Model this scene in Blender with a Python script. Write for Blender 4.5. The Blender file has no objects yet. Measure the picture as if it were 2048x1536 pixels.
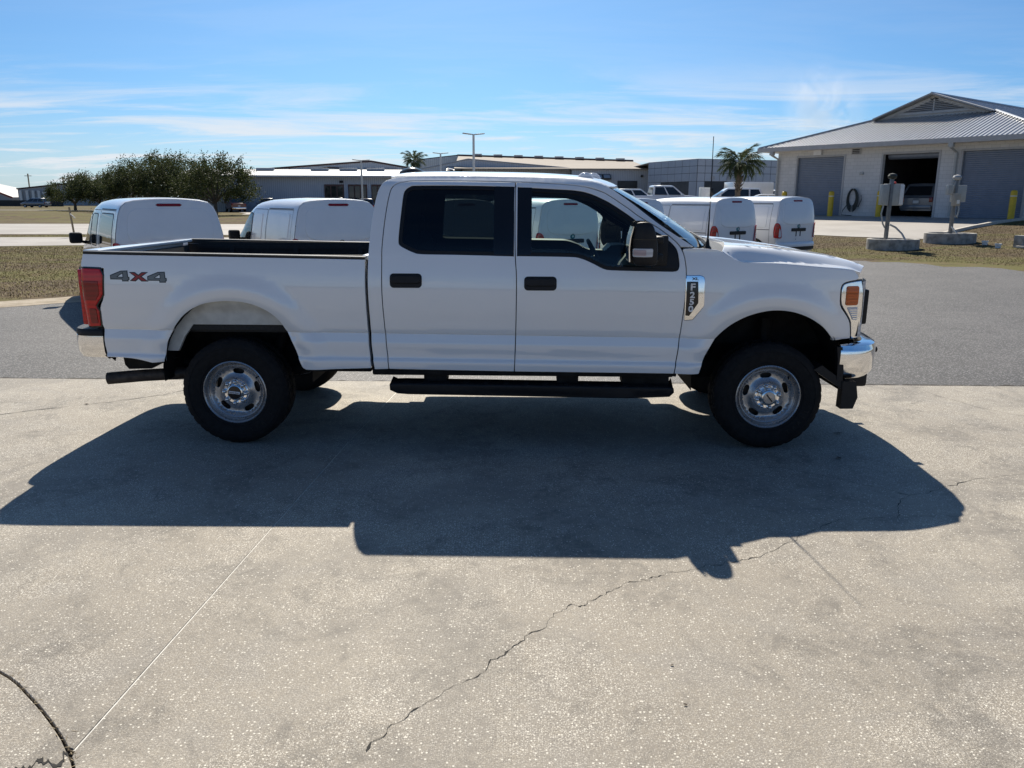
import bpy, bmesh, math, random
import numpy as np
from mathutils import Vector, Matrix
sc = bpy.context.scene
COL = sc.collection
R = math.radians
PI = math.pi

# ---------------------------------------------------------------- camera, sky, sun, exposure
cam_d = bpy.data.cameras.new('camera')
cam_d.lens = 27.685; cam_d.sensor_width = 36.0; cam_d.clip_start = 0.05; cam_d.clip_end = 4000
cam = bpy.data.objects.new('camera', cam_d); COL.objects.link(cam)
cam.matrix_world = Matrix.Translation((0, 0, 1.8626)) @ Matrix.Rotation(R(90 - 13.24), 4, 'X') @ Matrix.Rotation(R(0.21), 4, 'Z')
sc.camera = cam

SUN_EL, SUN_AZ = 42.5, -5.0          # degrees; azimuth from +Y, positive to +X
wd = bpy.data.worlds.new('World'); sc.world = wd; wd.use_nodes = True
nt = wd.node_tree; nt.nodes.clear()
def N(t, typ, **kw):
    n = t.nodes.new(typ)
    for k, v in kw.items(): setattr(n, k, v)
    return n
sky = N(nt, 'ShaderNodeTexSky', sky_type='NISHITA', sun_disc=False, sun_elevation=R(SUN_EL), sun_rotation=R(SUN_AZ),
        altitude=0, air_density=0.75, dust_density=1.0, ozone_density=4.5)
bg = N(nt, 'ShaderNodeBackground'); bg.inputs[1].default_value = 0.061
out = N(nt, 'ShaderNodeOutputWorld')
# thin cirrus: noise on a flat cloud layer far overhead, the same all round the sky
tc = N(nt, 'ShaderNodeTexCoord'); sep = N(nt, 'ShaderNodeSeparateXYZ')
nt.links.new(tc.outputs['Generated'], sep.inputs[0])
def math_n(t, op, a, b=None, c=None):
    n = N(t, 'ShaderNodeMath', operation=op)
    for i, v in enumerate((a, b, c)):
        if v is None: continue
        if isinstance(v, (int, float)): n.inputs[i].default_value = v
        else: t.links.new(v, n.inputs[i])
    return n.outputs[0]
zc = math_n(nt, 'ADD', math_n(nt, 'MAXIMUM', sep.outputs[2], 0.0), 0.06)
cx = math_n(nt, 'DIVIDE', sep.outputs[0], zc); cy = math_n(nt, 'DIVIDE', sep.outputs[1], zc)
cmb = N(nt, 'ShaderNodeCombineXYZ'); nt.links.new(cx, cmb.inputs[0]); nt.links.new(cy, cmb.inputs[1])
mp = N(nt, 'ShaderNodeMapping'); mp.inputs['Scale'].default_value = (0.42, 0.95, 1); mp.inputs['Location'].default_value = (0.4, 3.35, 0)
mp.inputs['Rotation'].default_value = (0, 0, R(8))
nt.links.new(cmb.outputs[0], mp.inputs[0])
no = N(nt, 'ShaderNodeTexNoise'); no.inputs['Scale'].default_value = 1.0; no.inputs['Detail'].default_value = 10; no.inputs['Roughness'].default_value = 0.66
no.inputs['Distortion'].default_value = 0.7
nt.links.new(mp.outputs[0], no.inputs[0])
rmp = N(nt, 'ShaderNodeMapRange'); rmp.inputs[1].default_value = 0.41; rmp.inputs[2].default_value = 0.66; rmp.inputs[3].default_value = 0.0; rmp.inputs[4].default_value = 0.92
rmp.interpolation_type = 'SMOOTHSTEP'
nt.links.new(no.outputs[0], rmp.inputs[0])
el = N(nt, 'ShaderNodeMapRange', interpolation_type='SMOOTHSTEP'); el.inputs[1].default_value = 0.17; el.inputs[2].default_value = 0.05; el.inputs[3].default_value = 0.07; el.inputs[4].default_value = 1
nt.links.new(sep.outputs[2], el.inputs[0])
cm = math_n(nt, 'MULTIPLY', rmp.outputs[0], el.outputs[0])
hzn = N(nt, 'ShaderNodeMapRange', interpolation_type='SMOOTHSTEP'); hzn.inputs[1].default_value = 0.11; hzn.inputs[2].default_value = 0.0; hzn.inputs[3].default_value = 0.0; hzn.inputs[4].default_value = 0.42
nt.links.new(sep.outputs[2], hzn.inputs[0]); cm = math_n(nt, 'MAXIMUM', cm, hzn.outputs[0])
mix = N(nt, 'ShaderNodeMix', data_type='RGBA')
nt.links.new(cm, mix.inputs['Factor']); mix.inputs['B'].default_value = (9.6, 9.9, 10.4, 1)
grade = N(nt, 'ShaderNodeMix', data_type='RGBA', blend_type='MULTIPLY'); grade.inputs['Factor'].default_value = 1; grade.inputs['B'].default_value = (.61, .98, 1.22, 1)
nt.links.new(sky.outputs[0], grade.inputs['A']); nt.links.new(grade.outputs['Result'], mix.inputs['A'])
nt.links.new(mix.outputs['Result'], bg.inputs[0]); nt.links.new(bg.outputs[0], out.inputs[0])

sd = bpy.data.lights.new('sun', 'SUN'); sd.energy = 5.0; sd.angle = R(0.53); sd.color = (1.0, 0.92, 0.79)
sun = bpy.data.objects.new('sun', sd); COL.objects.link(sun)
_dir = Vector((math.sin(R(SUN_AZ)) * math.cos(R(SUN_EL)), math.cos(R(SUN_AZ)) * math.cos(R(SUN_EL)), math.sin(R(SUN_EL))))
sun.rotation_euler = _dir.to_track_quat('Z', 'Y').to_euler(); sun.location = (0, 30, 40)

sc.view_settings.view_transform = 'Standard'; sc.view_settings.look = 'None'
sc.view_settings.exposure = 0.50; sc.view_settings.gamma = 1.0; sc.view_settings.use_curve_mapping = False
sc.render.engine = 'CYCLES'
sc.cycles.use_denoising = True; sc.cycles.max_bounces = 7; sc.cycles.transparent_max_bounces = 14
sc.cycles.caustics_reflective = False; sc.cycles.caustics_refractive = False; sc.cycles.sample_clamp_indirect = 6

# ---------------------------------------------------------------- materials
MATS = {}
def _base(name):
    m = bpy.data.materials.new(name); m.use_nodes = True; t = m.node_tree; t.nodes.clear()
    o = N(t, 'ShaderNodeOutputMaterial'); p = N(t, 'ShaderNodeBsdfPrincipled'); t.links.new(p.outputs[0], o.inputs[0])
    MATS[name] = m
    return m, t, p, o
def noise(t, vec, scale, detail=4, rough=0.55, dist=0.0):
    n = N(t, 'ShaderNodeTexNoise'); n.inputs['Scale'].default_value = scale; n.inputs['Detail'].default_value = detail
    n.inputs['Roughness'].default_value = rough; n.inputs['Distortion'].default_value = dist
    if vec is not None: t.links.new(vec, n.inputs['Vector'])
    return n.outputs[0]
def ramp(t, v, lo, hi, a=0.0, b=1.0, smooth=True):
    n = N(t, 'ShaderNodeMapRange'); n.inputs[1].default_value = lo; n.inputs[2].default_value = hi; n.inputs[3].default_value = a; n.inputs[4].default_value = b
    if smooth: n.interpolation_type = 'SMOOTHSTEP'
    t.links.new(v, n.inputs[0]); return n.outputs[0]
def mixc(t, f, a, b, mode='MIX'):
    n = N(t, 'ShaderNodeMix', data_type='RGBA', blend_type=mode)
    for k, v in (('Factor', f), ('A', a), ('B', b)):
        if isinstance(v, (int, float)): n.inputs[k].default_value = v
        elif isinstance(v, tuple): n.inputs[k].default_value = (*v, 1)
        else: t.links.new(v, n.inputs[k])
    return n.outputs['Result']
def bump(t, p, h, strength, dist=0.01):
    b = N(t, 'ShaderNodeBump'); b.inputs['Strength'].default_value = strength; b.inputs['Distance'].default_value = dist
    t.links.new(h, b.inputs['Height']); t.links.new(b.outputs[0], p.inputs['Normal'])
def mat(name, col, rough=0.5, metal=0.0, var=0.06, scale=6.0, coat=0.0, bmp=0.0, bs=80, spec=0.5, rvar=0.0):
    m, t, p, o = _base(name)
    v = N(t, 'ShaderNodeTexCoord').outputs['Object']
    nz = noise(t, v, scale, 5)
    lo = tuple(max(0, c * (1 - var)) for c in col); hi = tuple(min(1, c * (1 + var)) for c in col)
    t.links.new(mixc(t, ramp(t, nz, .3, .7), lo, hi), p.inputs['Base Color'])
    p.inputs['Roughness'].default_value = rough; p.inputs['Metallic'].default_value = metal
    p.inputs['Specular IOR Level'].default_value = spec
    if rvar: t.links.new(ramp(t, noise(t, v, scale * 2.3, 4), .3, .7, rough - rvar, rough + rvar), p.inputs['Roughness'])
    if coat: p.inputs['Coat Weight'].default_value = coat; p.inputs['Coat Roughness'].default_value = 0.03
    if bmp: bump(t, p, noise(t, v, bs, 3), bmp, 0.004)
    return m
def glass(name, tint, ior=1.45, dust=0.0):
    m = bpy.data.materials.new(name); m.use_nodes = True; t = m.node_tree; t.nodes.clear(); MATS[name] = m
    o = N(t, 'ShaderNodeOutputMaterial'); tr = N(t, 'ShaderNodeBsdfTransparent'); gl = N(t, 'ShaderNodeBsdfGlossy')
    v = N(t, 'ShaderNodeTexCoord').outputs['Object']; nz = noise(t, v, 3.0, 3)
    t.links.new(mixc(t, nz, tuple(c * .96 for c in tint), tint), tr.inputs[0])
    gl.inputs['Roughness'].default_value = 0.01; gl.inputs[0].default_value = (1, 1, 1, 1)
    fr = N(t, 'ShaderNodeFresnel'); fr.inputs[0].default_value = ior
    mx = N(t, 'ShaderNodeMixShader'); t.links.new(fr.outputs[0], mx.inputs[0]); t.links.new(tr.outputs[0], mx.inputs[1]); t.links.new(gl.outputs[0], mx.inputs[2])
    t.links.new(mx.outputs[0], o.inputs[0]); return m

mat('paint', (.82, .83, .83), .42, 0, .008, 2, coat=1.0); MATS['paint'].node_tree.nodes['Principled BSDF'].inputs['Coat IOR'].default_value = 1.75
mat('paint_far', (.80, .80, .80), .45, 0, .02, 2, coat=.8)
mat('inner_white', (.55, .55, .52), .55, 0, .12, 9)
mat('chrome', (.86, .86, .87), .10, 1.0, .02, 5, rvar=.03)
mat('steel_wheel', (.40, .405, .415), .30, .8, .08, 14, rvar=.06)
mat('lug', (.75, .75, .74), .16, 1.0, .05, 30)
mat('black_plastic', (.010, .0105, .012), .5, 0, .15, 30, bmp=.25, bs=500, spec=.3)
mat('black_gloss', (.006, .006, .007), .16, 0, .1, 8)
mat('grille_black', (.02, .02, .02), .4, 0, .1, 20)
mat('rubber', (.0095, .0095, .010), .8, 0, .3, 22, bmp=.3, bs=120, spec=.25)
mat('chassis', (.012, .0115, .011), .75, 0, .4, 12, bmp=.3, bs=90, spec=.2)
mat('rusty_steel', (.055, .045, .038), .6, .4, .4, 18)
mat('seat_cloth', (.035, .036, .04), .9, 0, .1, 40)
mat('dash', (.018, .019, .021), .65, 0, .1, 20)
mat('headliner', (.25, .25, .25), .9, 0, .05, 20)
mat('bedliner', (.016, .016, .017), .75, 0, .25, 60, bmp=.5, bs=300)
mat('decal_grey', (.16, .18, .185), .35, 0, .05, 20)
mat('decal_dark', (.02, .028, .03), .4, 0, .05, 20)
mat('decal_red', (.33, .03, .028), .35, 0, .05, 20)
mat('sealant', (.62, .60, .55), .6, 0, .12, 40)
mat('tan', (.28, .22, .13), .8, 0, .2, 10)
glass('glass_clear', (.82, .92, .89)); glass('glass_tint', (.17, .20, .195)); glass('glass_wind', (.72, .82, .80))
glass('glass_far', (.10, .12, .13)); glass('lens_clear', (.93, .95, .96))
def lens_mat(name, col, em=0):
    m, t, p, o = _base(name)
    v = N(t, 'ShaderNodeTexCoord').outputs['Object']
    w = N(t, 'ShaderNodeTexWave', wave_type='BANDS', bands_direction='Z'); w.inputs['Scale'].default_value = 9; w.inputs['Distortion'].default_value = 1.2
    t.links.new(v, w.inputs[0])
    t.links.new(mixc(t, ramp(t, w.outputs[0], .2, .8), tuple(c * .80 for c in col), col), p.inputs['Base Color'])
    p.inputs['Roughness'].default_value = .12; p.inputs['Coat Weight'].default_value = .35; p.inputs['Coat Roughness'].default_value = .02
    p.inputs['Specular IOR Level'].default_value = .4
lens_mat('lens_red', (.58, .002, .006)); lens_mat('lens_red_dark', (.25, .002, .004)); lens_mat('lens_amber', (.62, .13, .02)); lens_mat('lens_silver', (.75, .76, .78)); lens_mat('lens_white', (.85, .85, .84)); lens_mat('lens_pink', (.45, .36, .38)); lens_mat('headlamp_lens', (.55, .57, .60))

# ---------------------------------------------------------------- builders
def link(o, parent=None):
    COL.objects.link(o)
    if parent is not None: o.parent = parent
    return o
def thing(name, label, cat, loc=(0, 0, 0), rz=0.0, group=None):
    o = bpy.data.objects.new(name, None); link(o); o.location = loc; o.rotation_euler = (0, 0, rz)
    o.empty_display_size = .2
    return tag(o, label, cat, group)
def tag(o, label=None, cat=None, group=None, kind=None):
    if label: o['label'] = label
    if cat: o['category'] = cat
    if group: o['group'] = group
    if kind: o['kind'] = kind
    return o
def part(name, parent, loc=(0, 0, 0), rot=(0, 0, 0)):
    o = bpy.data.objects.new(name, None); link(o, parent); o.location = loc; o.rotation_euler = rot; o.empty_display_size = .05
    return o
def copy_tree(o, parent=None):
    c = o.copy(); COL.objects.link(c); c.parent = parent
    for ch in o.children: copy_tree(ch, c)
    return c
class MB:
    def __init__(s): s.v = []; s.f = []; s.m = []
    def add(s, vs, fs, mi=0):
        b = len(s.v); s.v += [tuple(v) for v in vs]; s.f += [tuple(b + i for i in f) for f in fs]; s.m += [mi] * len(fs); return s
    def box(s, c, d, rot=None, mi=0, r=0.0, seg=2):
        bm = bmesh.new(); bmesh.ops.create_cube(bm, size=1.0)
        for v in bm.verts: v.co = Vector((v.co.x * d[0], v.co.y * d[1], v.co.z * d[2]))
        if r: bmesh.ops.bevel(bm, geom=bm.edges[:], offset=r, segments=seg, affect='EDGES', profile=.6)
        m = Matrix.Translation(c) @ (rot.to_4x4() if rot is not None else Matrix.Identity(4))
        bm.verts.index_update(); s.add([m @ v.co for v in bm.verts], [[v.index for v in f.verts] for f in bm.faces], mi); bm.free(); return s
    def tube(s, pts, r, n=8, mi=0, cap=True):
        pts = [Vector(p) for p in pts]; k = len(pts); rs = r if isinstance(r, (list, tuple)) else [r] * k
        vs = []; fs = []; up = None
        for i, p in enumerate(pts):
            d = (pts[min(i + 1, k - 1)] - pts[max(i - 1, 0)]).normalized()
            if up is None: up = Vector((0, 0, 1)) if abs(d.z) < .9 else Vector((1, 0, 0))
            a = d.cross(up).normalized(); b = d.cross(a).normalized(); up = -b if False else up
            for j in range(n):
                t = 2 * PI * j / n; vs.append(p + (a * math.cos(t) + b * math.sin(t)) * rs[i])
        for i in range(k - 1):
            for j in range(n): fs.append((i * n + j, i * n + (j + 1) % n, (i + 1) * n + (j + 1) % n, (i + 1) * n + j))
        if cap: fs += [tuple(range(n)), tuple(reversed(range((k - 1) * n, k * n)))]
        return s.add(vs, fs, mi)
    def lathe(s, prof, n=32, c=(0, 0, 0), axis='Y', mi=0, mod=None, closed=False):
        vs = []; fs = []; k = len(prof); c = Vector(c)
        for i, (r, h) in enumerate(prof):
            for j in range(n):
                t = 2 * PI * j / n; rr = r + (mod(i, j) if mod else 0)
                a, b = rr * math.cos(t), rr * math.sin(t)
                vs.append(c + (Vector((a, h, b)) if axis == 'Y' else Vector((a, b, h)) if axis == 'Z' else Vector((h, a, b))))
        for i in range(k - 1):
            for j in range(n): fs.append((i * n + j, i * n + (j + 1) % n, (i + 1) * n + (j + 1) % n, (i + 1) * n + j))
        return s.add(vs, fs, mi)
    def prism(s, poly, lo, hi, ax='XZ', mi=0, caps=True):
        """poly in two axes, extruded along the third from lo to hi"""
        f = {'XZ': lambda a, b, h: (a, h, b), 'YZ': lambda a, b, h: (h, a, b), 'XY': lambda a, b, h: (a, b, h)}[ax]
        n = len(poly); vs = [f(a, b, lo) for a, b in poly] + [f(a, b, hi) for a, b in poly]
        fs = [(i, (i + 1) % n, n + (i + 1) % n, n + i) for i in range(n)]
        if caps: fs += [tuple(reversed(range(n))), tuple(range(n, 2 * n))]
        return s.add(vs, fs, mi)
    def grid(s, rows, mi=0, close=False):
        n = len(rows[0]); vs = [p for r in rows for p in r]; fs = []
        for i in range(len(rows) - 1):
            for j in range(n if close else n - 1): fs.append((i * n + j, i * n + (j + 1) % n, (i + 1) * n + (j + 1) % n, (i + 1) * n + j))
        return s.add(vs, fs, mi)
    def build(s, name, mats, parent=None, smooth=35, fix=True):
        me = bpy.data.meshes.new(name); me.from_pydata([tuple(v) for v in s.v], [], s.f)
        mats = mats if isinstance(mats, (list, tuple)) else [mats]
        for m in mats: me.materials.append(MATS[m])
        if len(mats) > 1: me.polygons.foreach_set('material_index', s.m)
        if fix:
            bm = bmesh.new(); bm.from_mesh(me); bmesh.ops.recalc_face_normals(bm, faces=bm.faces[:]); bm.to_mesh(me); bm.free()
        if smooth:
            me.shade_smooth(); me.set_sharp_from_angle(angle=R(smooth))
        me.update()
        return link(bpy.data.objects.new(name, me), parent)

def S01(t): t = min(1.0, max(0.0, t)); return t * t * (3 - 2 * t)
def itp(xs, ys):
    """monotone cubic through the points"""
    xs = np.array(xs, float); ys = np.array(ys, float); h = np.diff(xs); d = np.diff(ys) / h; m = np.zeros(len(xs)); m[0] = d[0]; m[-1] = d[-1]
    for i in range(1, len(xs) - 1):
        if d[i - 1] * d[i] > 0:
            w1 = 2 * h[i] + h[i - 1]; w2 = h[i] + 2 * h[i - 1]; m[i] = (w1 + w2) / (w1 / d[i - 1] + w2 / d[i])
    def f(x):
        x = min(max(x, xs[0]), xs[-1]); i = min(len(h) - 1, max(0, int(np.searchsorted(xs, x) - 1))); t = (x - xs[i]) / h[i]
        return float((2*t**3-3*t*t+1)*ys[i] + (t**3-2*t*t+t)*h[i]*m[i] + (-2*t**3+3*t*t)*ys[i+1] + (t**3-t*t)*h[i]*m[i+1])
    return f
def spl(pts, k=5):
    """Catmull-Rom through an open list of 2D points"""
    P = [np.array(p, float) for p in pts]; P = [2 * P[0] - P[1]] + P + [2 * P[-1] - P[-2]]; o = []
    for i in range(1, len(P) - 2):
        for j in range(k):
            t = j / k; a, b, c, d = P[i-1], P[i], P[i+1], P[i+2]
            o.append(tuple(.5 * ((2*b) + (c-a)*t + (2*a-5*b+4*c-d)*t*t + (3*b-a-3*c+d)*t**3)))
    o.append(tuple(P[-2])); return o
def area(p): return .5 * sum(p[i][0] * p[(i+1) % len(p)][1] - p[(i+1) % len(p)][0] * p[i][1] for i in range(len(p)))
def offset(p, d):
    """grow (d>0) or shrink (d<0) a closed polygon"""
    p = list(p); s = 1 if area(p) > 0 else -1; n = len(p); o = []
    for i in range(n):
        a, b, c = (np.array(p[j % n], float) for j in (i - 1, i, i + 1)); u = b - a; v = c - b
        lu, lv = np.linalg.norm(u), np.linalg.norm(v)
        if lu < 1e-7 or lv < 1e-7: continue
        u /= lu; v /= lv; n1 = np.array([u[1], -u[0]]) * s; n2 = np.array([v[1], -v[0]]) * s; m = n1 + n2; L = np.linalg.norm(m)
        m = n1 if L < 1e-6 else m / L; k = max(.5, float(np.dot(m, n1))); o.append(tuple(b + m * d / k))
    return o
def rrect(u0, v0, u1, v1, r, n=4):
    o = []
    for cx, cy, a in ((u1 - r, v1 - r, 0), (u0 + r, v1 - r, 90), (u0 + r, v0 + r, 180), (u1 - r, v0 + r, 270)):
        for j in range(n + 1): t = R(a + 90 * j / n); o.append((cx + r * math.cos(t), cy + r * math.sin(t)))
    return o
def clean(p, e=1e-4):
    o = []
    for q in p:
        if not o or math.hypot(q[0] - o[-1][0], q[1] - o[-1][1]) > e: o.append(q)
    if math.hypot(o[0][0] - o[-1][0], o[0][1] - o[-1][1]) <= e: o.pop()
    return o
def panel(name, outer, S, mt, parent, holes=(), g=.06, r=.003, dep=.03, inset=.006, mirror=False, lip=True, ex=1e-3, gu=None, extra=()):
    """a sheet cut to a 2D outline, laid on the surface S(u,v) (outward = Su x Sv), its edges rolled inwards"""
    loops = [clean(offset(outer, -inset) if inset else outer)] + [clean(offset(h, inset) if inset else h) for h in holes]
    bm = bmesh.new(); es = []
    for lp in loops:
        vs = [bm.verts.new((u, v, 0)) for u, v in lp]
        es += [bm.edges.new((vs[i], vs[(i + 1) % len(vs)])) for i in range(len(vs))]
    bmesh.ops.triangle_fill(bm, edges=es, use_beauty=True, use_dissolve=False)
    P = np.array(loops[0]); lo = P.min(0); hi = P.max(0)
    for ax in (0, 1):
        st = (gu or g) if ax == 0 else g
        if not st: continue
        for c in list(np.arange(math.ceil(lo[ax] / st) * st, hi[ax], st)) + ([q for q in extra if lo[1] < q < hi[1]] if ax == 1 else []):
            co = [0, 0, 0]; no_ = [0, 0, 0]; co[ax] = c; no_[ax] = 1
            bmesh.ops.bisect_plane(bm, geom=bm.verts[:] + bm.edges[:] + bm.faces[:], dist=1e-5, plane_co=co, plane_no=no_)
    bm.faces.ensure_lookup_table()
    for f in bm.faces:
        if f.normal.z < 0: f.normal_flip()
    bm.normal_update()
    for f in [f for f in bm.faces if f.normal.z < 0]: f.normal_flip()
    bm.verts.index_update()
    def nrm(u, v):
        a = Vector(S(u + ex, v)) - Vector(S(u - ex, v)); b = Vector(S(u, v + ex)) - Vector(S(u, v - ex)); return a.cross(b).normalized()
    uv = [(v.co.x, v.co.y) for v in bm.verts]
    V = [Vector(S(*q)) for q in uv]; NN = [nrm(*q) for q in uv]; F = [[v.index for v in f.verts] for f in bm.faces]
    if lip:
        bn = {}; be = []
        for f in bm.faces:
            for l in f.loops:
                if len(l.edge.link_faces) == 1:
                    a, b = l.vert, l.link_loop_next.vert; d = (b.co - a.co)
                    n = Vector((d.y, -d.x, 0)); n = n.normalized() if n.length > 0 else n
                    for w in (a, b): bn[w.index] = bn.get(w.index, Vector()) + n
                    be.append((a.index, b.index))
        idx = {}
        for i, n in bn.items():
            n = n.normalized() if n.length > 1e-6 else Vector((1, 0, 0)); u, v = uv[i]; p = V[i]; nn = NN[i]
            t = (Vector(S(u + n.x * ex, v + n.y * ex)) - p); t = t.normalized() if t.length > 0 else nn
            k = len(V); V += [p + t * .7 * r - nn * .3 * r, p + t * r - nn * r, p + t * r - nn * dep]; NN += [(t + nn).normalized(), t, t]; idx[i] = k
        for a, b in be:
            A, B = idx[a], idx[b]; F += [[b, a, A, B], [B, A, A + 1, B + 1], [B + 1, A + 1, A + 2, B + 2]]
    bm.free()
    if mirror:
        V = [Vector((p.x, -p.y, p.z)) for p in V]; NN = [Vector((n.x, -n.y, n.z)) for n in NN]; F = [f[::-1] for f in F]
    me = bpy.data.meshes.new(name); me.from_pydata([tuple(p) for p in V], [], F); me.materials.append(MATS[mt]); me.shade_smooth()
    me.normals_split_custom_set_from_vertices([tuple(n) for n in NN]); me.update()
    return link(bpy.data.objects.new(name, me), parent)
RAKE = .0085
CREASES = (.60, .64, .672, .678, .684, .695, .706, .711, .716, .80, .806, .812, .83, .87, .8855, .887, .8885, .890, .893, .91)
def side_panel(name, outer, S, mt, parent, holes=(), **kw):
    """panel whose grid lines follow the raked body creases"""
    f = lambda lp: [(x, z + RAKE * x) for x, z in lp]
    return panel(name, f(outer), lambda u, v: S(u, v - RAKE * u), mt, parent, holes=[f(h) for h in holes], extra=CREASES, **kw)
def text_mesh(name, s, size, mt, parent, mtx, ext=.002, bold=0.0, sx=1.0):
    cu = bpy.data.curves.new(name, 'FONT'); cu.body = s; cu.size = size; cu.extrude = ext; cu.align_x = 'CENTER'; cu.align_y = 'CENTER'; cu.offset = bold
    cu.resolution_u = 3
    t = bpy.data.objects.new('tmp', cu); COL.objects.link(t); bpy.context.view_layer.update()
    me = bpy.data.meshes.new_from_object(t.evaluated_get(bpy.context.evaluated_depsgraph_get())); bpy.data.objects.remove(t); bpy.data.curves.remove(cu)
    me.name = name; me.materials.clear(); me.materials.append(MATS[mt]); me.transform(mtx @ Matrix.Diagonal((sx, 1, 1, 1)))
    return link(bpy.data.objects.new(name, me), parent)
# ---------------------------------------------------------------- the ground
def sm(a, b, x): return S01((x - a) / (b - a))
def hz(x, y):
    u = x * .787 + y * .617
    t = min(1.0, max(0.0, (u - 24.5) / 19)); t = t * (1 - .35 * (1 - t)); z = -.02 + .97 * t * sm(-4, 7, x)
    # a shallow roadside ditch far left
    if x < -8 and y > 60: z -= .55 * math.exp(-((y + .35 * x - 62) / 5.0) ** 2) * sm(-8, -20, x)
    return z
def ground_mat(name, fn):
    m, t, p, o = _base(name); v = N(t, 'ShaderNodeTexCoord').outputs['Object']; fn(t, p, v)
def vor(t, v, scale, feat='F1', out_='Distance', rnd=1.0):
    n = N(t, 'ShaderNodeTexVoronoi', feature=feat, voronoi_dimensions='2D'); n.inputs['Scale'].default_value = scale; n.inputs['Randomness'].default_value = rnd
    t.links.new(v, n.inputs['Vector']); return n.outputs[out_]
def f_concrete(t, p, v):
    big = noise(t, v, .45, 6, .6); mid = noise(t, v, 2.6, 6, .62, .4); fin = noise(t, v, 38, 4, .65); grit = noise(t, v, 190, 3, .7)
    c = mixc(t, ramp(t, big, .35, .68), (.310, .272, .216), (.410, .364, .290))
    c = mixc(t, ramp(t, mid, .42, .72, 0, .55), c, (.285, .262, .228))
    c = mixc(t, ramp(t, fin, .25, .75, 0, .45), c, (.23, .21, .185))
    # worn patches where the shell aggregate shows
    worn = math_n(t, 'MULTIPLY', ramp(t, noise(t, v, .8, 5, .65, .6), .36, .62), 1.0)
    for sc_, thr, col, amt, off in ((150, .40, (.74, .69, .59), .85, 0), (105, .36, (.12, .106, .088), .75, 3.1), (70, .24, (.80, .75, .65), .85, 5.7)):
        mp_ = N(t, 'ShaderNodeMapping'); mp_.inputs['Location'].default_value = (off, off * 1.7, 0); t.links.new(v, mp_.inputs[0])
        vn = N(t, 'ShaderNodeTexVoronoi'); vn.voronoi_dimensions = '2D'; vn.inputs['Scale'].default_value = sc_; t.links.new(mp_.outputs[0], vn.inputs['Vector']); d = vn.outputs['Distance']
        pick = N(t, 'ShaderNodeSeparateColor'); t.links.new(vn.outputs['Color'], pick.inputs[0])
        f = math_n(t, 'MULTIPLY', ramp(t, d, thr, thr * .55, 0, amt), ramp(t, pick.outputs[0], .52, .60))
        f = math_n(t, 'MULTIPLY', f, ramp(t, worn, 0, 1, .45, 1.0))
        c = mixc(t, f, c, col)
    c = mixc(t, ramp(t, grit, .30, .72, .30, 0), c, (.12, .11, .10))
    vb = N(t, 'ShaderNodeTexVoronoi'); vb.voronoi_dimensions = '2D'; vb.inputs['Scale'].default_value = 62; t.links.new(v, vb.inputs['Vector']); pb_ = N(t, 'ShaderNodeSeparateColor'); t.links.new(vb.outputs['Color'], pb_.inputs[0])
    grime = math_n(t, 'MULTIPLY', ramp(t, noise(t, v, 1.5, 7, .72, .35), .47, .66), ramp(t, noise(t, v, 14, 4, .7), .35, .65, .35, 1.0)); c = mixc(t, math_n(t, 'MULTIPLY', grime, .58), c, (.105, .096, .084))
    c = mixc(t, ramp(t, noise(t, v, .9, 6, .68, .4), .46, .70, 0, .55), c, (.185, .168, .145))
    c = mixc(t, ramp(t, noise(t, v, 5.5, 5, .7, .8), .55, .75, 0, .45), c, (.15, .135, .115))
    c = mixc(t, math_n(t, 'MULTIPLY', ramp(t, vb.outputs['Distance'], .30, .16, 0, .8), ramp(t, pb_.outputs[1], .88, .91)), c, (.76, .72, .62))
    t.links.new(c, p.inputs['Base Color']); p.inputs['Roughness'].default_value = .72; p.inputs['Specular IOR Level'].default_value = .38
    bump(t, p, noise(t, v, 110, 2, .7), .55, .004)
ground_mat('concrete', f_concrete)
def f_asphalt(t, p, v):
    big = noise(t, v, .35, 6, .6); fin = noise(t, v, 60, 4, .7); st = noise(t, v, 1.6, 5, .6, .5)
    c = mixc(t, ramp(t, big, .35, .68), (.046, .045, .045), (.074, .071, .070))
    c = mixc(t, ramp(t, st, .42, .70, 0, .6), c, (.045, .044, .044))
    d = vor(t, v, 42); pk = N(t, 'ShaderNodeSeparateColor'); t.links.new(vor(t, v, 42, 'F1', 'Color'), pk.inputs[0])
    c = mixc(t, math_n(t, 'MULTIPLY', ramp(t, d, .46, .2), ramp(t, pk.outputs[0], .35, .9, 0, .95)), c, (.26, .25, .245))
    c = mixc(t, ramp(t, fin, .55, .8, 0, .6), c, (.05, .048, .046))
    mpv = N(t, 'ShaderNodeMapping'); mpv.inputs['Scale'].default_value = (.22, 2.4, 1); mpv.inputs['Rotation'].default_value = (0, 0, R(4)); t.links.new(v, mpv.inputs[0])
    c = mixc(t, ramp(t, noise(t, mpv.outputs[0], 1.0, 5, .6), .56, .74, 0, .35), c, (.07, .066, .064))
    t.links.new(c, p.inputs['Base Color']); p.inputs['Roughness'].default_value = .7; p.inputs['Specular IOR Level'].default_value = .4
    bump(t, p, fin, .5, .006)
ground_mat('asphalt', f_asphalt)
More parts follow.
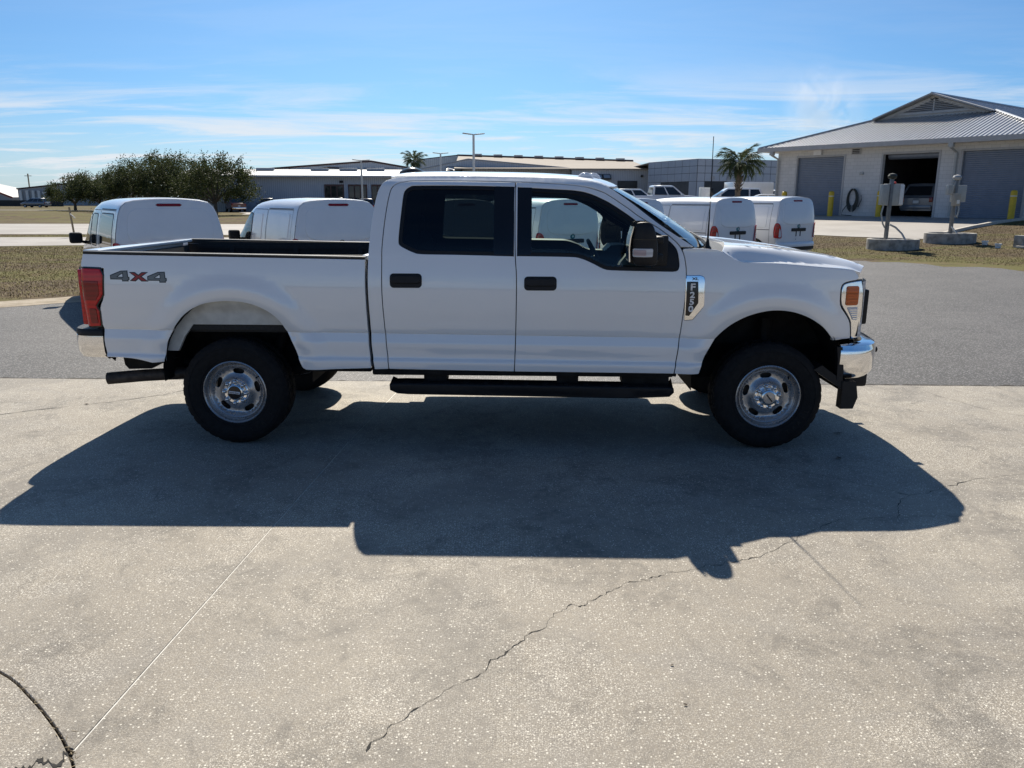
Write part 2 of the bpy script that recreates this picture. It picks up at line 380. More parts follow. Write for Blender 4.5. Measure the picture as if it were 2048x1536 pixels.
def f_turf(t, p, v):
    mg = N(t, 'ShaderNodeMapping'); mg.inputs['Scale'].default_value = (.45, 1.5, 1); mg.inputs['Rotation'].default_value = (0, 0, R(-24)); t.links.new(v, mg.inputs[0]); a = noise(t, mg.outputs[0], .26, 6, .62, .6); b = noise(t, v, 1.3, 6, .65, .4); c_ = noise(t, v, 14, 5, .7)
    c = mixc(t, ramp(t, a, .42, .58), (.105, .078, .050), (.130, .122, .046))
    c = mixc(t, ramp(t, b, .45, .70, 0, .8), c, (.165, .125, .070))
    c = mixc(t, ramp(t, c_, .45, .75, 0, .35), c, (.06, .052, .026))
    t.links.new(c, p.inputs['Base Color']); p.inputs['Roughness'].default_value = .95; p.inputs['Specular IOR Level'].default_value = .1
    bump(t, p, c_, .5, .03)
ground_mat('turf', f_turf)
def f_road(t, p, v):
    a = noise(t, v, .3, 6, .6); b = noise(t, v, 20, 4, .7)
    c = mixc(t, ramp(t, a, .35, .65), (.31, .285, .26), (.38, .355, .325)); c = mixc(t, ramp(t, b, .4, .75, 0, .5), c, (.24, .225, .205))
    t.links.new(c, p.inputs['Base Color']); p.inputs['Roughness'].default_value = .75; p.inputs['Specular IOR Level'].default_value = .35
ground_mat('road', f_road)
def f_sand(t, p, v):
    a = noise(t, v, 2.0, 6, .65); b = noise(t, v, 60, 4, .7)
    c = mixc(t, ramp(t, a, .35, .65), (.40, .34, .26), (.27, .22, .155)); c = mixc(t, ramp(t, b, .5, .75, 0, .6), c, (.15, .12, .08))
    t.links.new(c, p.inputs['Base Color']); p.inputs['Roughness'].default_value = .9; bump(t, p, b, .5, .01)
ground_mat('sand', f_sand)
mat('dirt_dark', (.035, .028, .02), .95, 0, .5, 30); mat('crack_dark', (.02, .018, .016), .9, 0, .4, 40)
mat('kerb_concrete', (.50, .46, .40), .8, 0, .12, 6, bmp=.3)

# terrain: one sheet to the horizon, finer close by
def axis_pts(rs):
    o = []
    for a, b, s in rs: o += list(np.arange(a, b, s))
    return o + [rs[-1][1]]
xs = axis_pts([(-1500, -200, 130), (-200, -60, 10), (-60, 45, 1.5), (45, 120, 8), (120, 1500, 140)])
ys = axis_pts([(-1500, -100, 200), (-100, 6, 12), (6, 75, 1.5), (75, 200, 6), (200, 2600, 240)])
def lot_in(x, y):      # the paved lot, kept flat
    return y < 12
m_ = MB(); m_.grid([[(x, y, hz(x, y) - (.03 if y < 12 else 0)) for x in xs] for y in ys])
o = m_.build('ground', 'turf', smooth=60); tag(o, 'mown brown and green grass ground reaching the horizon', 'ground', kind='structure')
def drape(name, poly, mt, off, g, parent=None, S=None):
    o = panel(name, poly, S or (lambda u, v: (u, v, hz(u, v) + off)), mt, parent, g=g, lip=False, inset=0); return o
rnd = random.Random(4)
def jag(pts, amp, step, seed):
    rr = random.Random(seed); o = []
    for (x0, y0), (x1, y1) in zip(pts, pts[1:]):
        L = math.hypot(x1 - x0, y1 - y0); n = max(1, int(L / step))
        for i in range(n):
            t = i / n; o.append((x0 + (x1 - x0) * t + rr.uniform(-amp, amp), y0 + (y1 - y0) * t + rr.uniform(-amp, amp)))
    return o + [pts[-1]]
far_edge = [(45, 6), (24, 15.5), (14.5, 22.3), (13.3, 24.0), (12.3, 25.0), (9.85, 25.4), (0.5, 20.1), (-8.1, 14.6), (-9.0, 13.7), (-14, 9.8), (-20, 8.6), (-45, 8.2)]
lot = jag(far_edge, .05, .35, 1) + [(-45, 4), (45, 4)]
o = drape('asphalt_lot', lot, 'asphalt', 0, 0, S=lambda u, v: (u, v, -.010)); tag(o, 'grey weathered asphalt lot behind the pickup', 'asphalt', kind='structure')
verge = jag([(-45, 8.0), (-20, 8.35), (-14, 9.5), (-9.05, 13.45), (-8.0, 14.35), (-1, 18.95)], .06, .3, 2) + jag([(-1.2, 19.75), (-8.4, 15.35), (-9.6, 14.3), (-14.6, 10.4), (-20, 9.3), (-45, 8.9)], .12, .3, 3)
o = drape('sandy_verge', verge, 'sand', 0, 0, S=lambda u, v: (u, v, -.006)); tag(o, 'pale sandy strip between asphalt and grass', 'sand', kind='structure')
# roads out on the left
o = drape('roadway', [(-120, 46), (-37, 57.3), (-31.5, 57.9), (-12, 58.5), (20, 58.5), (20, 41.0), (-12, 41.2), (-22.7, 41.5), (-26.4, 41.2), (-120, 30)], 'road', .012, 3.0); tag(o, 'pale concrete road crossing the grass on the left', 'road', kind='structure')
o = drape('footpath', [(-80, 29), (-24.4, 38.1), (-21, 38.4), (-8, 38.7), (-8, 32.2), (-17.5, 31.9), (-20, 31.1), (-80, 20)], 'road', .012, 3.0); tag(o, 'narrow pale drive nearer than the road', 'path', kind='structure')
o = drape('driveway', [(-140, 112), (-75, 119), (-30, 121), (-10, 121), (-10, 96), (-25, 96), (-31, 92), (-33, 100), (-42, 117), (-75, 116), (-140, 108)], 'road', .02, 5.0); tag(o, 'far pale driveway by the red pickup', 'driveway', kind='structure')
# apron in front of the block building and its kerb
o = drape('concrete_apron', [(2, 43.5), (13.6, 35.7), (14.5, 34.4), (16.55, 32.25), (20.5, 36.2), (25.4, 39.6), (16.9, 50.2), (12, 58), (10, 80), (45, 100), (45, 125), (-6, 125), (-6, 60)], 'road', .02, 1.2); tag(o, 'pale concrete apron in front of the block building', 'apron', kind='structure')
m_ = MB(); kb = [(16.55, 32.2), (18.0, 33.7), (19.4, 35.1), (20.6, 36.2), (22.6, 37.8), (25.3, 39.5)]
for (a, b), (c, d) in zip(kb, kb[1:]):
    n = Vector((d - b, a - c, 0)).normalized() * .16
    z0, z1 = hz(a, b), hz(c, d)
    m_.add([(a, b, z0 - .1), (c, d, z1 - .1), (c, d, z1 + .13), (a, b, z0 + .13), (a + n.x, b + n.y, z0 - .1), (c + n.x, d + n.y, z1 - .1), (c + n.x, d + n.y, z1 + .13), (a + n.x, b + n.y, z0 + .13)],
           [(0, 1, 2, 3), (4, 7, 6, 5), (3, 2, 6, 7), (0, 3, 7, 4), (1, 5, 6, 2)])
o = m_.build('kerb', 'kerb_concrete', smooth=0); tag(o, 'pale concrete kerb between apron and grass', 'kerb', kind='structure')

# near concrete, cast as slabs with open joints
pav = bpy.data.objects.new('concrete_pavement', None); link(pav); tag(pav, 'worn shell-aggregate concrete pavement under the pickup', 'pavement', kind='structure')
J = [(-1.10, 8.02), (-1.28, 5.96), (-1.40, 4.1), (-1.51, 2.36)]
arc_l = spl([(-1.52, 2.35), (-1.63, 2.47), (-1.85, 2.67), (-2.07, 2.83), (-2.6, 3.1), (-3.6, 3.32), (-6, 3.45), (-40, 3.5)], 4)
arc_d = spl([(-1.52, 2.35), (-1.45, 2.25), (-1.38, 2.05), (-1.34, 1.6), (-1.40, .4), (-1.6, -8), (-1.8, -40)], 4)
flat = lambda u, v: (u, v, 0.0)
panel('slab', J + arc_l[1:] + [(-40, 8.6), (-5.39, 8.1)], flat, 'concrete', pav, g=0, r=.004, dep=.05, inset=.006)
panel('slab', [(-1.10, 8.02)] + J[1:] + arc_d[1:] + [(40, -40), (40, 7.3), (5.27, 7.9)], flat, 'concrete', pav, g=0, r=.004, dep=.05, inset=.006)
panel('slab', arc_l[::-1] + arc_d[1:] + [(-40, -40)], flat, 'concrete', pav, g=0, r=.005, dep=.05, inset=.012)
m_ = MB(); m_.add([(-40, -40, -.02), (40, -40, -.02), (40, 8, -.02), (-40, 8, -.02)], [(0, 1, 2, 3)]); m_.build('joint_soil', 'dirt_dark', pav, 0)
m_ = MB(); rr = random.Random(3)
for i in range(60):
    t0, t1 = i / 60, (i + 1) / 60
    def jp(t):
        k = t * 3; a = J[min(2, int(k))]; b = J[min(2, int(k)) + 1]; f = k - min(2, int(k)); return a[0] + (b[0] - a[0]) * f, a[1] + (b[1] - a[1]) * f
    a, b = jp(t0), jp(t1); w = rr.uniform(.0035, .0075); w2 = rr.uniform(.003, .006)
    m_.add([(a[0] - w, a[1], -.003), (a[0] + w2, a[1], -.003), (b[0] + w2, b[1], -.003), (b[0] - w, b[1], -.003)], [(0, 1, 2, 3)])
m_.build('joint_sealant', 'sealant', pav, 0)
# debris and dry grass caught in the curved joint
m_ = MB(); path = arc_l[:26] + arc_d[:14]
for k in range(170):
    q = rr.choice(path); a = rr.uniform(0, 2 * PI); L = rr.uniform(.008, .035); x = q[0] + rr.gauss(0, .012); y = q[1] + rr.gauss(0, .012); w = .0012
    dx, dy = math.cos(a) * L, math.sin(a) * L; z = rr.uniform(.001, .010)
    m_.add([(x - dy * .05, y + dx * .05, 0.0), (x + dx, y + dy, z), (x + dy * .05, y - dx * .05, 0.001)], [(0, 1, 2)])
o = m_.build('joint_litter', 'tan', pav, 0); o['kind'] = 'stuff'
cracks = [[(-5.63, 6.09), (-5.14, 6.25), (-4.6, 6.57), (-4.05, 6.95), (-3.55, 7.25), (-3.15, 7.75), (-3.0, 8.0)],
          [(-.50, 2.36), (-.33, 2.62), (-.10, 2.83), (.06, 3.07), (.24, 3.33), (.36, 3.42), (.62, 3.60), (.78, 3.68), (1.05, 3.78), (1.35, 3.92), (1.75, 4.28), (2.05, 4.40), (2.35, 4.48), (2.55, 4.78), (2.95, 4.98), (3.6, 5.25), (4.4, 5.5), (6, 5.9)],
          [(1.45, 5.62), (1.85, 5.42), (2.3, 5.05), (2.56, 4.79)], [(4.1, 7.9), (4.25, 7.2), (4.6, 6.7), (5.0, 6.5)], [(-1.52, 2.34), (-1.57, 2.30), (-1.64, 2.27), (-1.75, 2.2), (-1.9, 2.05)]]
for ci, cr in enumerate(cracks):
    rr = random.Random(20 + ci); m_ = MB(); pts = spl(cr, 14); prev = None
    off = [0.0]
    for i in range(len(pts)): off.append(off[-1] * .8 + rr.gauss(0, .009))
    ws = [max(.0004, abs(rr.gauss(0, 1)) * .0011 + .0005 + (.0018 if rr.random() < .10 else 0)) * (2.2 if ci == 0 else .7 if ci == 2 else .9 if ci == 3 else 6.0 if ci == 4 else 1.25 * max(.55, min(1.0, .75 + .6 * math.sin(_i * .23) + .4 * math.sin(_i * .61 + 1)))) for _i, _ in enumerate(pts)]
    row = []
    for i, (x, y) in enumerate(pts):
        a = pts[max(0, i - 1)]; b = pts[min(len(pts) - 1, i + 1)]; d = Vector((b[0] - a[0], b[1] - a[1], 0)).normalized(); n = Vector((-d.y, d.x, 0))
        c = Vector((x, y, .002)) + n * off[i]; row.append([c - n * ws[i], c + n * ws[i]])
    m_.grid(row); m_.build('crack', 'crack_dark', pav, 0)

rr = random.Random(77); m_ = MB(); row = []
for i in range(400):
    x = -14 + 28 * i / 399; y = 8.02 - .0178 * x if abs(x) < 6 else (8.1 + (-.0145) * (x + 5.39) if x < 0 else 7.9 - .0173 * (x - 5.27))
    a = abs(rr.gauss(0, .022)) + .004; row.append([(x, y - .004, -.004), (x, y + a, -.004)])
m_.grid(row); o = m_.build('edge_litter', 'dirt_dark', pav, 0); o['kind'] = 'stuff'
# ---------------------------------------------------------------- the white crew-cab pickup
TY = R(-1.2235)
truck = thing('pickup_truck', 'white crew-cab four-wheel-drive pickup parked side-on in front', 'pickup truck', (-2.1022, 6.8298, 0), TY)
_w = itp([.50, .575, .60, .64, .672, .684, .706, .716, .76, .80, .812, .85, .8855, .8885, .893, 1.0, 1.10, 1.20, 1.30, 1.38, 1.445, 1.52],
         [.972, .990, .998, 1.003, 1.0050, 1.003, .9905, .9895, .993, .9972, .9970, .990, .9826, .9818, .9862, 1.001, 1.0105, 1.013, 1.0065, .996, .984, .966])
def flare(x, z, cx, cz, Rr=.535):
    q = math.hypot(x - cx, z - cz); d = q - Rr
    return .024 * S01((.23 - d) / .14) - .020 * max(0.0, (.085 - d) / .085) ** 2 * (d < .085)
def W(x, z):
    zc_ = z + .0085 * x
    w = _w(zc_)
    if z < 1.40:
        f = max(flare(x, z, .03, .57), flare(x, z, 4.05, .53)); k = S01((1.40 - z) / .15); w += f * k
    w -= .115 * S01((x - 4.25) / .52) + .022 * S01((-.80 - x) / .35)
    return w
def Wc(x, z):     # cab: tumblehome above the belt
    if z <= 1.44: return W(x, z)
    b = W(x, 1.44); t = (z - 1.44) / .55
    return b - .215 * max(0.0, t) ** 1.25 - .05 * S01((z - 1.95) / .1)
def SD(d=0.0, f=Wc): return lambda u, v: (u, -(f(u, v) + d), v)
both = (False, True)

rd_rear = spl([(1.195, .607), (1.191, .668), (1.181, .806), (1.171, .983), (1.164, 1.187), (1.166, 1.391), (1.167, 1.508), (1.178, 1.661), (1.192, 1.792), (1.21, 1.899), (1.231, 1.947), (1.278, 1.976), (1.37, 1.989)], 4)
gut = spl([(1.37, 1.989), (1.678, 1.990), (2.141, 1.984), (2.378, 1.976), (2.515, 1.967), (2.651, 1.951), (2.753, 1.924), (2.821, 1.894), (2.956, 1.806), (3.057, 1.734), (3.191, 1.655), (3.311, 1.564), (3.358, 1.499), (3.380, 1.427), (3.390, 1.322), (3.387, 1.134), (3.376, .983), (3.357, .768), (3.335, .589)], 5)
iB = min(range(len(gut)), key=lambda i: abs(gut[i][0] - 2.141) + (0 if gut[i][1] > 1.9 else 9))
bseam = spl([(2.141, .595), (2.148, .80), (2.152, .989), (2.154, 1.295), (2.144, 1.456), (2.140, 1.70), (2.139, 1.984)], 4)
rear_door_out = rd_rear + gut[1:iB + 1] + bseam[::-1][1:]
front_door_out = bseam + gut[iB + 1:]
win_r = [(2.128, 1.946), (1.9, 1.952)] + spl([(1.679, 1.955), (1.409, 1.953), (1.36, 1.944), (1.33, 1.923), (1.315, 1.887), (1.304, 1.768), (1.293, 1.626), (1.291, 1.55), (1.304, 1.527), (1.341, 1.506), (1.396, 1.482), (1.458, 1.469), (1.689, 1.466)], 4) + [(1.9, 1.462), (2.128, 1.457)]
win_f = spl([(2.160, 1.943), (2.446, 1.929), (2.582, 1.921), (2.684, 1.901), (2.787, 1.858), (2.854, 1.822), (2.956, 1.756), (3.05, 1.691), (3.191, 1.616), (3.231, 1.59), (3.284, 1.545), (3.318, 1.499), (3.333, 1.427), (3.334, 1.385), (3.322, 1.360), (3.29, 1.353)], 4) + spl([(3.1, 1.356), (2.854, 1.361), (2.786, 1.372), (2.718, 1.405), (2.652, 1.434), (2.597, 1.45), (2.557, 1.454), (2.45, 1.456)], 4) + [(2.160, 1.459)]
for mi in both:
    sd = -1 if not mi else 1
    for nm, po, wi, gl, hx in (('rear_door', rear_door_out, win_r, 'glass_tint', (1.23, 1.229, 1.454, 1.322)), ('front_door', front_door_out, win_f, 'glass_clear', (2.216, 1.215, 2.442, 1.305))):
        d = side_panel(nm, po, SD(), 'paint', truck, holes=[wi], mirror=mi, g=.05)
        panel('window_glass', offset(wi, .012), SD(-.012), gl, d, mirror=mi, g=.12, inset=0, lip=False)
        panel('window_seal', offset(wi, .007), SD(-.005), 'black_plastic', d, holes=[offset(wi, -.022)], mirror=mi, g=.12, r=.003, dep=.02, inset=0)
        panel('inner_trim', offset(wi, .05), SD(-.030), 'dash', d, holes=[offset(wi, -.032)], mirror=mi, g=.15, inset=0, dep=.05)
        # handle: dark recess cup and a proud bar
        h = panel('handle', rrect(hx[0], hx[1], hx[2], hx[3], .022), SD(.006), 'black_plastic', d, mirror=mi, g=.04, r=.006, dep=.02, inset=0)
        panel('handle_bar', rrect(hx[0] + .012, hx[1] + .034, hx[2] - .012, hx[3] - .014, .016), SD(.022), 'black_plastic', d, mirror=mi, g=.05, r=.008, dep=.02, inset=0)
        # door inner card so that no light leaks through the skin
        panel('door_card', offset([(x, min(z, 1.40)) for x, z in po if z < 1.41], -.03), SD(-.11), 'dash', d, mirror=mi, g=.2, inset=0, lip=False)
    for nm, q in (('rear', (1.985, 1.462, 2.132, 1.950)), ('front', (2.158, 1.462, 2.262, 1.944))):
        panel('pillar_trim', [(q[0], q[1]), (q[2], q[1]), (q[2], q[3]), (q[0], q[3] + .001)], SD(.003), 'black_gloss', truck, mirror=mi, g=.08, r=.002, dep=.03, inset=.002)
    # cab frame: corner, roof rail, windscreen pillar
    cabout = spl([(1.085, .603), (1.075, .70), (1.068, .80), (1.064, .98), (1.058, 1.24), (1.064, 1.44), (1.069, 1.514), (1.079, 1.65), (1.097, 1.804), (1.121, 1.914), (1.150, 1.972), (1.195, 2.004), (1.27, 2.022)], 4) + \
        spl([(1.42, 2.029), (1.707, 2.031), (2.173, 2.024), (2.515, 2.013), (2.685, 1.997), (2.753, 1.981), (2.828, 1.951), (2.99, 1.842), (3.191, 1.691), (3.445, 1.527)], 4) + [(3.352, 1.523)]
    k = max(i for i in range(len(gut)) if gut[i][1] > 1.52 and gut[i][0] < 3.35)
    side_panel('cab_frame', cabout + gut[:k + 1][::-1] + rd_rear[::-1][1:], SD(), 'paint', truck, mirror=mi, g=.05, dep=.05)
    for lp in (rear_door_out, front_door_out):
        panel('door_seal', offset(lp, .022), SD(-.018), 'rubber', truck, holes=[offset(lp, -.016)], mirror=mi, g=.15, inset=0, lip=False)  # rubber strips behind the door gaps, added so the gaps read dark
    # front wing
    fr_cut = [p for p in gut if p[0] > 3.33 and p[1] < 1.50]
    arch_f = spl([(4.516, .84), (4.452, .911), (4.399, .958), (4.295, 1.019), (4.179, 1.059), (4.059, 1.071), (3.955, 1.058), (3.846, 1.023), (3.737, .961), (3.653, .884), (3.604, .807), (3.564, .729), (3.538, .643), (3.522, .588)], 4)
    wing = [(3.362, 1.515), (3.452, 1.521)] + spl([(3.55, 1.516), (3.63, 1.503), (3.70, 1.463), (3.778, 1.423)], 3) + spl([(3.9, 1.418), (4.076, 1.409), (4.373, 1.386), (4.606, 1.363), (4.66, 1.337), (4.684, 1.302)], 3) + \
        spl([(4.66, 1.286), (4.60, 1.277), (4.562, 1.266), (4.543, 1.245), (4.537, 1.204), (4.545, 1.108), (4.598, 1.038), (4.642, .970), (4.660, .850)], 3) + arch_f + [(3.342, .590)] + fr_cut[::-1]
    side_panel('front_wing', wing, SD(f=W), 'paint', truck, mirror=mi, g=.04, dep=.04)
    # badge in the wing
    bo = [(3.392, 1.320), (3.490, 1.321), (3.513, 1.313), (3.520, 1.29), (3.522, 1.104), (3.45, 1.004), (3.395, .998)]
    bd = panel('badge', bo, SD(.006, W), 'chrome', truck, mirror=mi, g=.05, r=.008, dep=.02, inset=0)
    panel('badge_inset', [(3.396, 1.279), (3.475, 1.280), (3.482, 1.126), (3.422, 1.031), (3.396, 1.034)], SD(.009, W), 'black_gloss', bd, mirror=mi, g=.06, r=.002, dep=.01, inset=0)
    for ch, zz, xx, s_ in (('F', 1.240, 3.437, .068), ('2', 1.183, 3.436, .060), ('5', 1.132, 3.434, .060), ('0', 1.081, 3.430, .060)):
        mt_ = Matrix.Translation((xx, sd * (W(xx, zz) + .013), zz)) @ Matrix.Rotation(R(90), 4, 'X')
        if mi: mt_ = Matrix.Translation((xx, sd * (W(xx, zz) + .013), zz)) @ Matrix.Rotation(PI, 4, 'Z') @ Matrix.Rotation(R(90), 4, 'X')
        text_mesh('letter', ch, s_, 'lens_white', bd, mt_, .002, .0022, 1.18)
    mt_ = Matrix.Translation((3.455, sd * (W(3.455, 1.3) + .009), 1.300)) @ (Matrix.Rotation(PI, 4, 'Z') if mi else Matrix.Identity(4)) @ Matrix.Rotation(R(90), 4, 'X')
    text_mesh('letter', 'XL', .026, 'black_gloss', bd, mt_, .001, .0008, 1.5)
    # bed side
    arch_r = spl([(.567, .596), (.538, .616), (.511, .69), (.476, .793), (.422, .907), (.356, .999), (.268, 1.06), (.158, 1.1), (.036, 1.113), (-.066, 1.109), (-.181, 1.087), (-.299, 1.025), (-.39, .932), (-.452, .828), (-.482, .734), (-.501, .651)], 4)
    bed = [(-1.058, 1.458)] + [(x, 1.458 - .0142 * (x + 1.058)) for x in (-.8, -.4, 0, .4, .8)] + [(1.046, 1.428)] + spl([(1.043, 1.241), (1.047, .982), (1.053, .778), (1.066, .612)], 3) + [(.826, .603)] + arch_r + \
        spl([(-.589, .645), (-.664, .66), (-.801, .679), (-.949, .682)], 3) + spl([(-.960, .77), (-.957, .908), (-.965, .93), (-.956, 1.06), (-.915, 1.152), (-.899, 1.33), (-.918, 1.350), (-1.06, 1.356), (-1.076, 1.38)], 3)
    bs = side_panel('bed_side', bed, SD(f=W), 'paint', truck, mirror=mi, g=.04, dep=.12)
    m_ = MB(); L = 2.096
    for i in range(9):
        pass
    rows = []
    for i in range(25):
        x = -1.052 + 2.094 * i / 24; zt = 1.4585 - .0142 * (x + 1.058); w = W(x, 1.44)
        rows.append([(x, sd * (w - .000), zt - .004), (x, sd * (w + .001), zt + .008), (x, sd * (w - .008), zt + .016), (x, sd * (w - .10), zt + .016), (x, sd * (w - .11), zt + .006), (x, sd * (w - .11), zt - .06)])
    m_.grid(rows); m_.build('rail_cap', 'black_plastic', truck, 40)
    # four-by-four decal
    def dq(zx, zy): return (-.849 + (zx - 862) / 453 * .423, 1.338 - (zy - 1028) / 92 * .087)
    four = [(863, 1098), (863, 1064), (950, 1030), (1005, 1028), (1008, 1076), (1018, 1078), (1018, 1101), (1010, 1103), (1010, 1113), (958, 1113), (957, 1099)]
    hole4 = [(925, 1076), (962, 1052), (963, 1078)]
    ex_ = [(1014, 1040), (1062, 1040), (1090, 1060), (1118, 1040), (1170, 1040), (1118, 1075), (1170, 1113), (1112, 1113), (1090, 1093), (1066, 1113), (1018, 1109), (1060, 1075)]
    de = part('decal', truck)
    for dx_, dy_ in ((0, 0), (297, 8)):
        P_ = [dq(a + dx_, b + dy_) for a, b in four]; H_ = [dq(a + dx_, b + dy_) for a, b in hole4]
        panel('numeral_edge', P_, SD(.0012, W), 'decal_dark', de, holes=[H_], mirror=mi, g=.05, inset=0, lip=False)
        panel('numeral', offset(P_, -.0065), SD(.0022, W), 'decal_grey', de, holes=[offset(H_, .006)], mirror=mi, g=.05, inset=0, lip=False)
    P_ = [dq(*q) for q in ex_]
    panel('cross_edge', P_, SD(.0012, W), 'decal_dark', de, mirror=mi, g=.05, inset=0, lip=False)
    panel('cross', offset(P_, -.0075), SD(.0022, W), 'decal_red', de, mirror=mi, g=.05, inset=0, lip=False)
    # tail lamp
    def Wl(x, z): return W(max(x, -1.05), z) + .010 - .085 * S01((-1.045 - x) / .085) ** 1.3
    tl = clean(spl([(-1.118, 1.343), (-1.072, 1.349), (-.925, 1.345), (-.908, 1.301), (-.921, 1.159), (-.986, 1.075), (-.968, 1.03), (-.973, .923), (-1.103, .914), (-1.117, .997), (-1.127, 1.149), (-1.121, 1.33)], 1))
    lamp = part('tail_lamp', truck)
    panel('lamp_housing', offset(tl, .012), SD(-.006, Wl), 'black_gloss', lamp, mirror=mi, g=.03, inset=0, dep=.10)
    panel('lens', tl, SD(0, Wl), 'lens_red', lamp, mirror=mi, g=.02, r=.008, dep=.04, inset=.004)
    panel('lens_band', [(-1.09, 1.255), (-.945, 1.255), (-.945, 1.165), (-.975, 1.12), (-1.09, 1.12)], SD(.004, Wl), 'lens_red_dark', lamp, mirror=mi, g=.03, r=.004, dep=.01, inset=0)
    panel('reflector', rrect(-1.035, .945, -.985, 1.05, .008, 2), SD(.005, Wl), 'lens_red_dark', lamp, mirror=mi, g=.05, r=.003, dep=.01, inset=0)
    m_ = MB(); m_.box((-1.105, sd * .86, 1.13), (.06, .15, .42), r=.015); m_.build('rear_lens', 'lens_red', lamp)
    # headlamp: chrome bezel, amber marker, clear lower strip, front face
    hl = spl([(4.70, 1.281), (4.624, 1.272), (4.576, 1.262), (4.555, 1.247), (4.549, 1.204), (4.557, 1.113), (4.608, 1.042), (4.651, .972), (4.668, .85)], 3) + [(4.715, .855), (4.722, 1.034), (4.716, 1.20)]
    lamp = part('headlamp', truck)
    panel('bezel', hl, SD(.002, W), 'chrome', lamp, mirror=mi, g=.03, r=.006, dep=.05, inset=.003)
    panel('housing', offset(hl, .009), SD(-.012, W), 'black_gloss', lamp, mirror=mi, g=.05, inset=0, dep=.08)
    am = panel('marker_lens', rrect(4.590, 1.108, 4.680, 1.240, .010, 3), SD(.010, W), 'lens_amber', lamp, mirror=mi, g=.03, r=.006, dep=.02, inset=0)
    for k in range(6):
        z_ = 1.121 + k * .0205
        panel('lens_rib', [(4.596, z_), (4.676, z_), (4.676, z_ + .006), (4.596, z_ + .006)], SD(.013, W), 'lens_amber', lamp, mirror=mi, g=.04, r=.003, dep=.006, inset=0)
    panel('clear_lens', [(4.606, 1.085), (4.682, 1.085), (4.690, .995), (4.660, .995)], SD(.008, W), 'lens_silver', lamp, mirror=mi, g=.02, r=.004, dep=.01, inset=0)
    for k in range(5):
        z_ = 1.003 + k * .016
        panel('reflector_rib', [(4.655 - k * .008, z_), (4.686, z_), (4.686, z_ + .005), (4.655 - k * .008, z_ + .005)], SD(.012, W), 'chrome', lamp, mirror=mi, g=.04, r=.002, dep=.006, inset=0)
    m_ = MB(); y0 = W(4.71, 1.1) - .006
    m_.grid([[(4.71, sd * y0, z) for z in (.86, 1.0, 1.15, 1.275)], [(4.745, sd * (y0 - .03), z) for z in (.86, 1.0, 1.15, 1.278)], [(4.78, sd * (y0 - .12), z) for z in (.865, 1.0, 1.15, 1.28)], [(4.82, sd * .62, z) for z in (.87, 1.0, 1.15, 1.28)]])
    m_.build('front_lens', 'headlamp_lens', lamp, 60)
    # wheel housings
    for cx, cz, nm in ((.03, .57, 'bedliner'), (4.05, .53, 'bedliner')):
        m_ = MB(); rows = []
        for i in range(19):
            a = R(-8 + 196 * i / 18); rr_ = .575
            rows.append([(cx + rr_ * math.cos(a), sd * y, cz + rr_ * math.sin(a)) for y in (.955, .75, .48)])
        m_.grid(rows); m_.add([(cx + .575 * math.cos(R(-8 + 196 * i / 18)), sd * .48, cz + .575 * math.sin(R(-8 + 196 * i / 18))) for i in range(19)], [tuple(range(19))])
        m_.build('wheel_housing', 'chassis', truck, 40)
    # pale inner panel seen in the top of the rear arch
    ip = [(.03 + (x - .03) * 1.10, .57 + (z - .57) * 1.10) for x, z in arch_r if z > .925]; ip = [(.50, .925)] + ip + [(-.50, .84), (-.53, .72), (-.44, .72), (-.385, .83), (-.31, .925)]
    panel('inner_wing', clean(ip), lambda u, v: (u, -.945 + .05 * S01((1.1 - v) / .1), v), 'inner_white', truck, mirror=mi, g=.05, inset=0, dep=.03)
    # running board and brackets
    rb = [(1.207, .500), (1.225, .506), (1.30, .509), (3.310, .493), (3.329, .488), (3.333, .455), (3.303, .421), (3.005, .410), (1.342, .424), (1.26, .430), (1.209, .458)]
    board = panel('running_board', rb, lambda u, v: (u, -1.045 - .02 * S01((v - .42) / .06), v), 'black_plastic', truck, mirror=mi, g=.1, r=.012, dep=.19, inset=.008)
    m_ = MB(); m_.prism(offset(rb, -.02), sd * .86, sd * .875, 'XZ'); m_.build('board_back', 'black_plastic', board)
    for k in range(26):
        x_ = 1.33 + k * .075; m_ = MB(); m_.box((x_, sd * .96, .512 - .0076 * (x_ - 1.3)), (.045, .12, .010), r=.004); m_.build('step_tread', 'rubber', board) if k % 2 == 0 else None
    for x0, x1 in ((1.452, 1.628), (2.463, 2.626), (2.955, 3.310)):
        m_ = MB(); m_.box(((x0 + x1) / 2, sd * .88, .545), (x1 - x0, .16, .10), r=.01); m_.box(((x0 + x1) / 2, sd * .70, .60), (x1 - x0 - .04, .34, .03), r=.005); m_.build('board_bracket', 'chassis', truck)
    # under-sill
    m_ = MB(); m_.box((2.2, sd * .925, .588), (2.27, .12, .06), r=.015); m_.box((.80, sd * .90, .60), (.50, .10, .05), r=.01); m_.build('sill', 'chassis', truck)
    # towing mirror on two arms
    mr = part('mirror', truck)
    po = spl([(2.973, 1.711), (3.003, 1.720), (3.067, 1.719), (3.099, 1.693), (3.120, 1.650), (3.139, 1.587), (3.148, 1.52), (3.148, 1.430), (3.131, 1.406), (3.06, 1.402), (2.985, 1.406), (2.957, 1.432), (2.945, 1.48), (2.942, 1.53), (2.946, 1.60), (2.965, 1.685), (2.973, 1.711)], 3)[:-1]
    panel('mirror_shell', po, lambda u, v: (u, -1.30 + .05 * ((u - 3.045) / .1) ** 2 + .03 * ((v - 1.56) / .16) ** 4, v), 'black_plastic', mr, mirror=mi, g=.025, r=.02, dep=.24, inset=.02)
    m_ = MB(); m_.prism(offset(po, -.006), sd * 1.075, sd * 1.08, 'XZ'); m_.build('mirror_inner', 'black_plastic', mr)
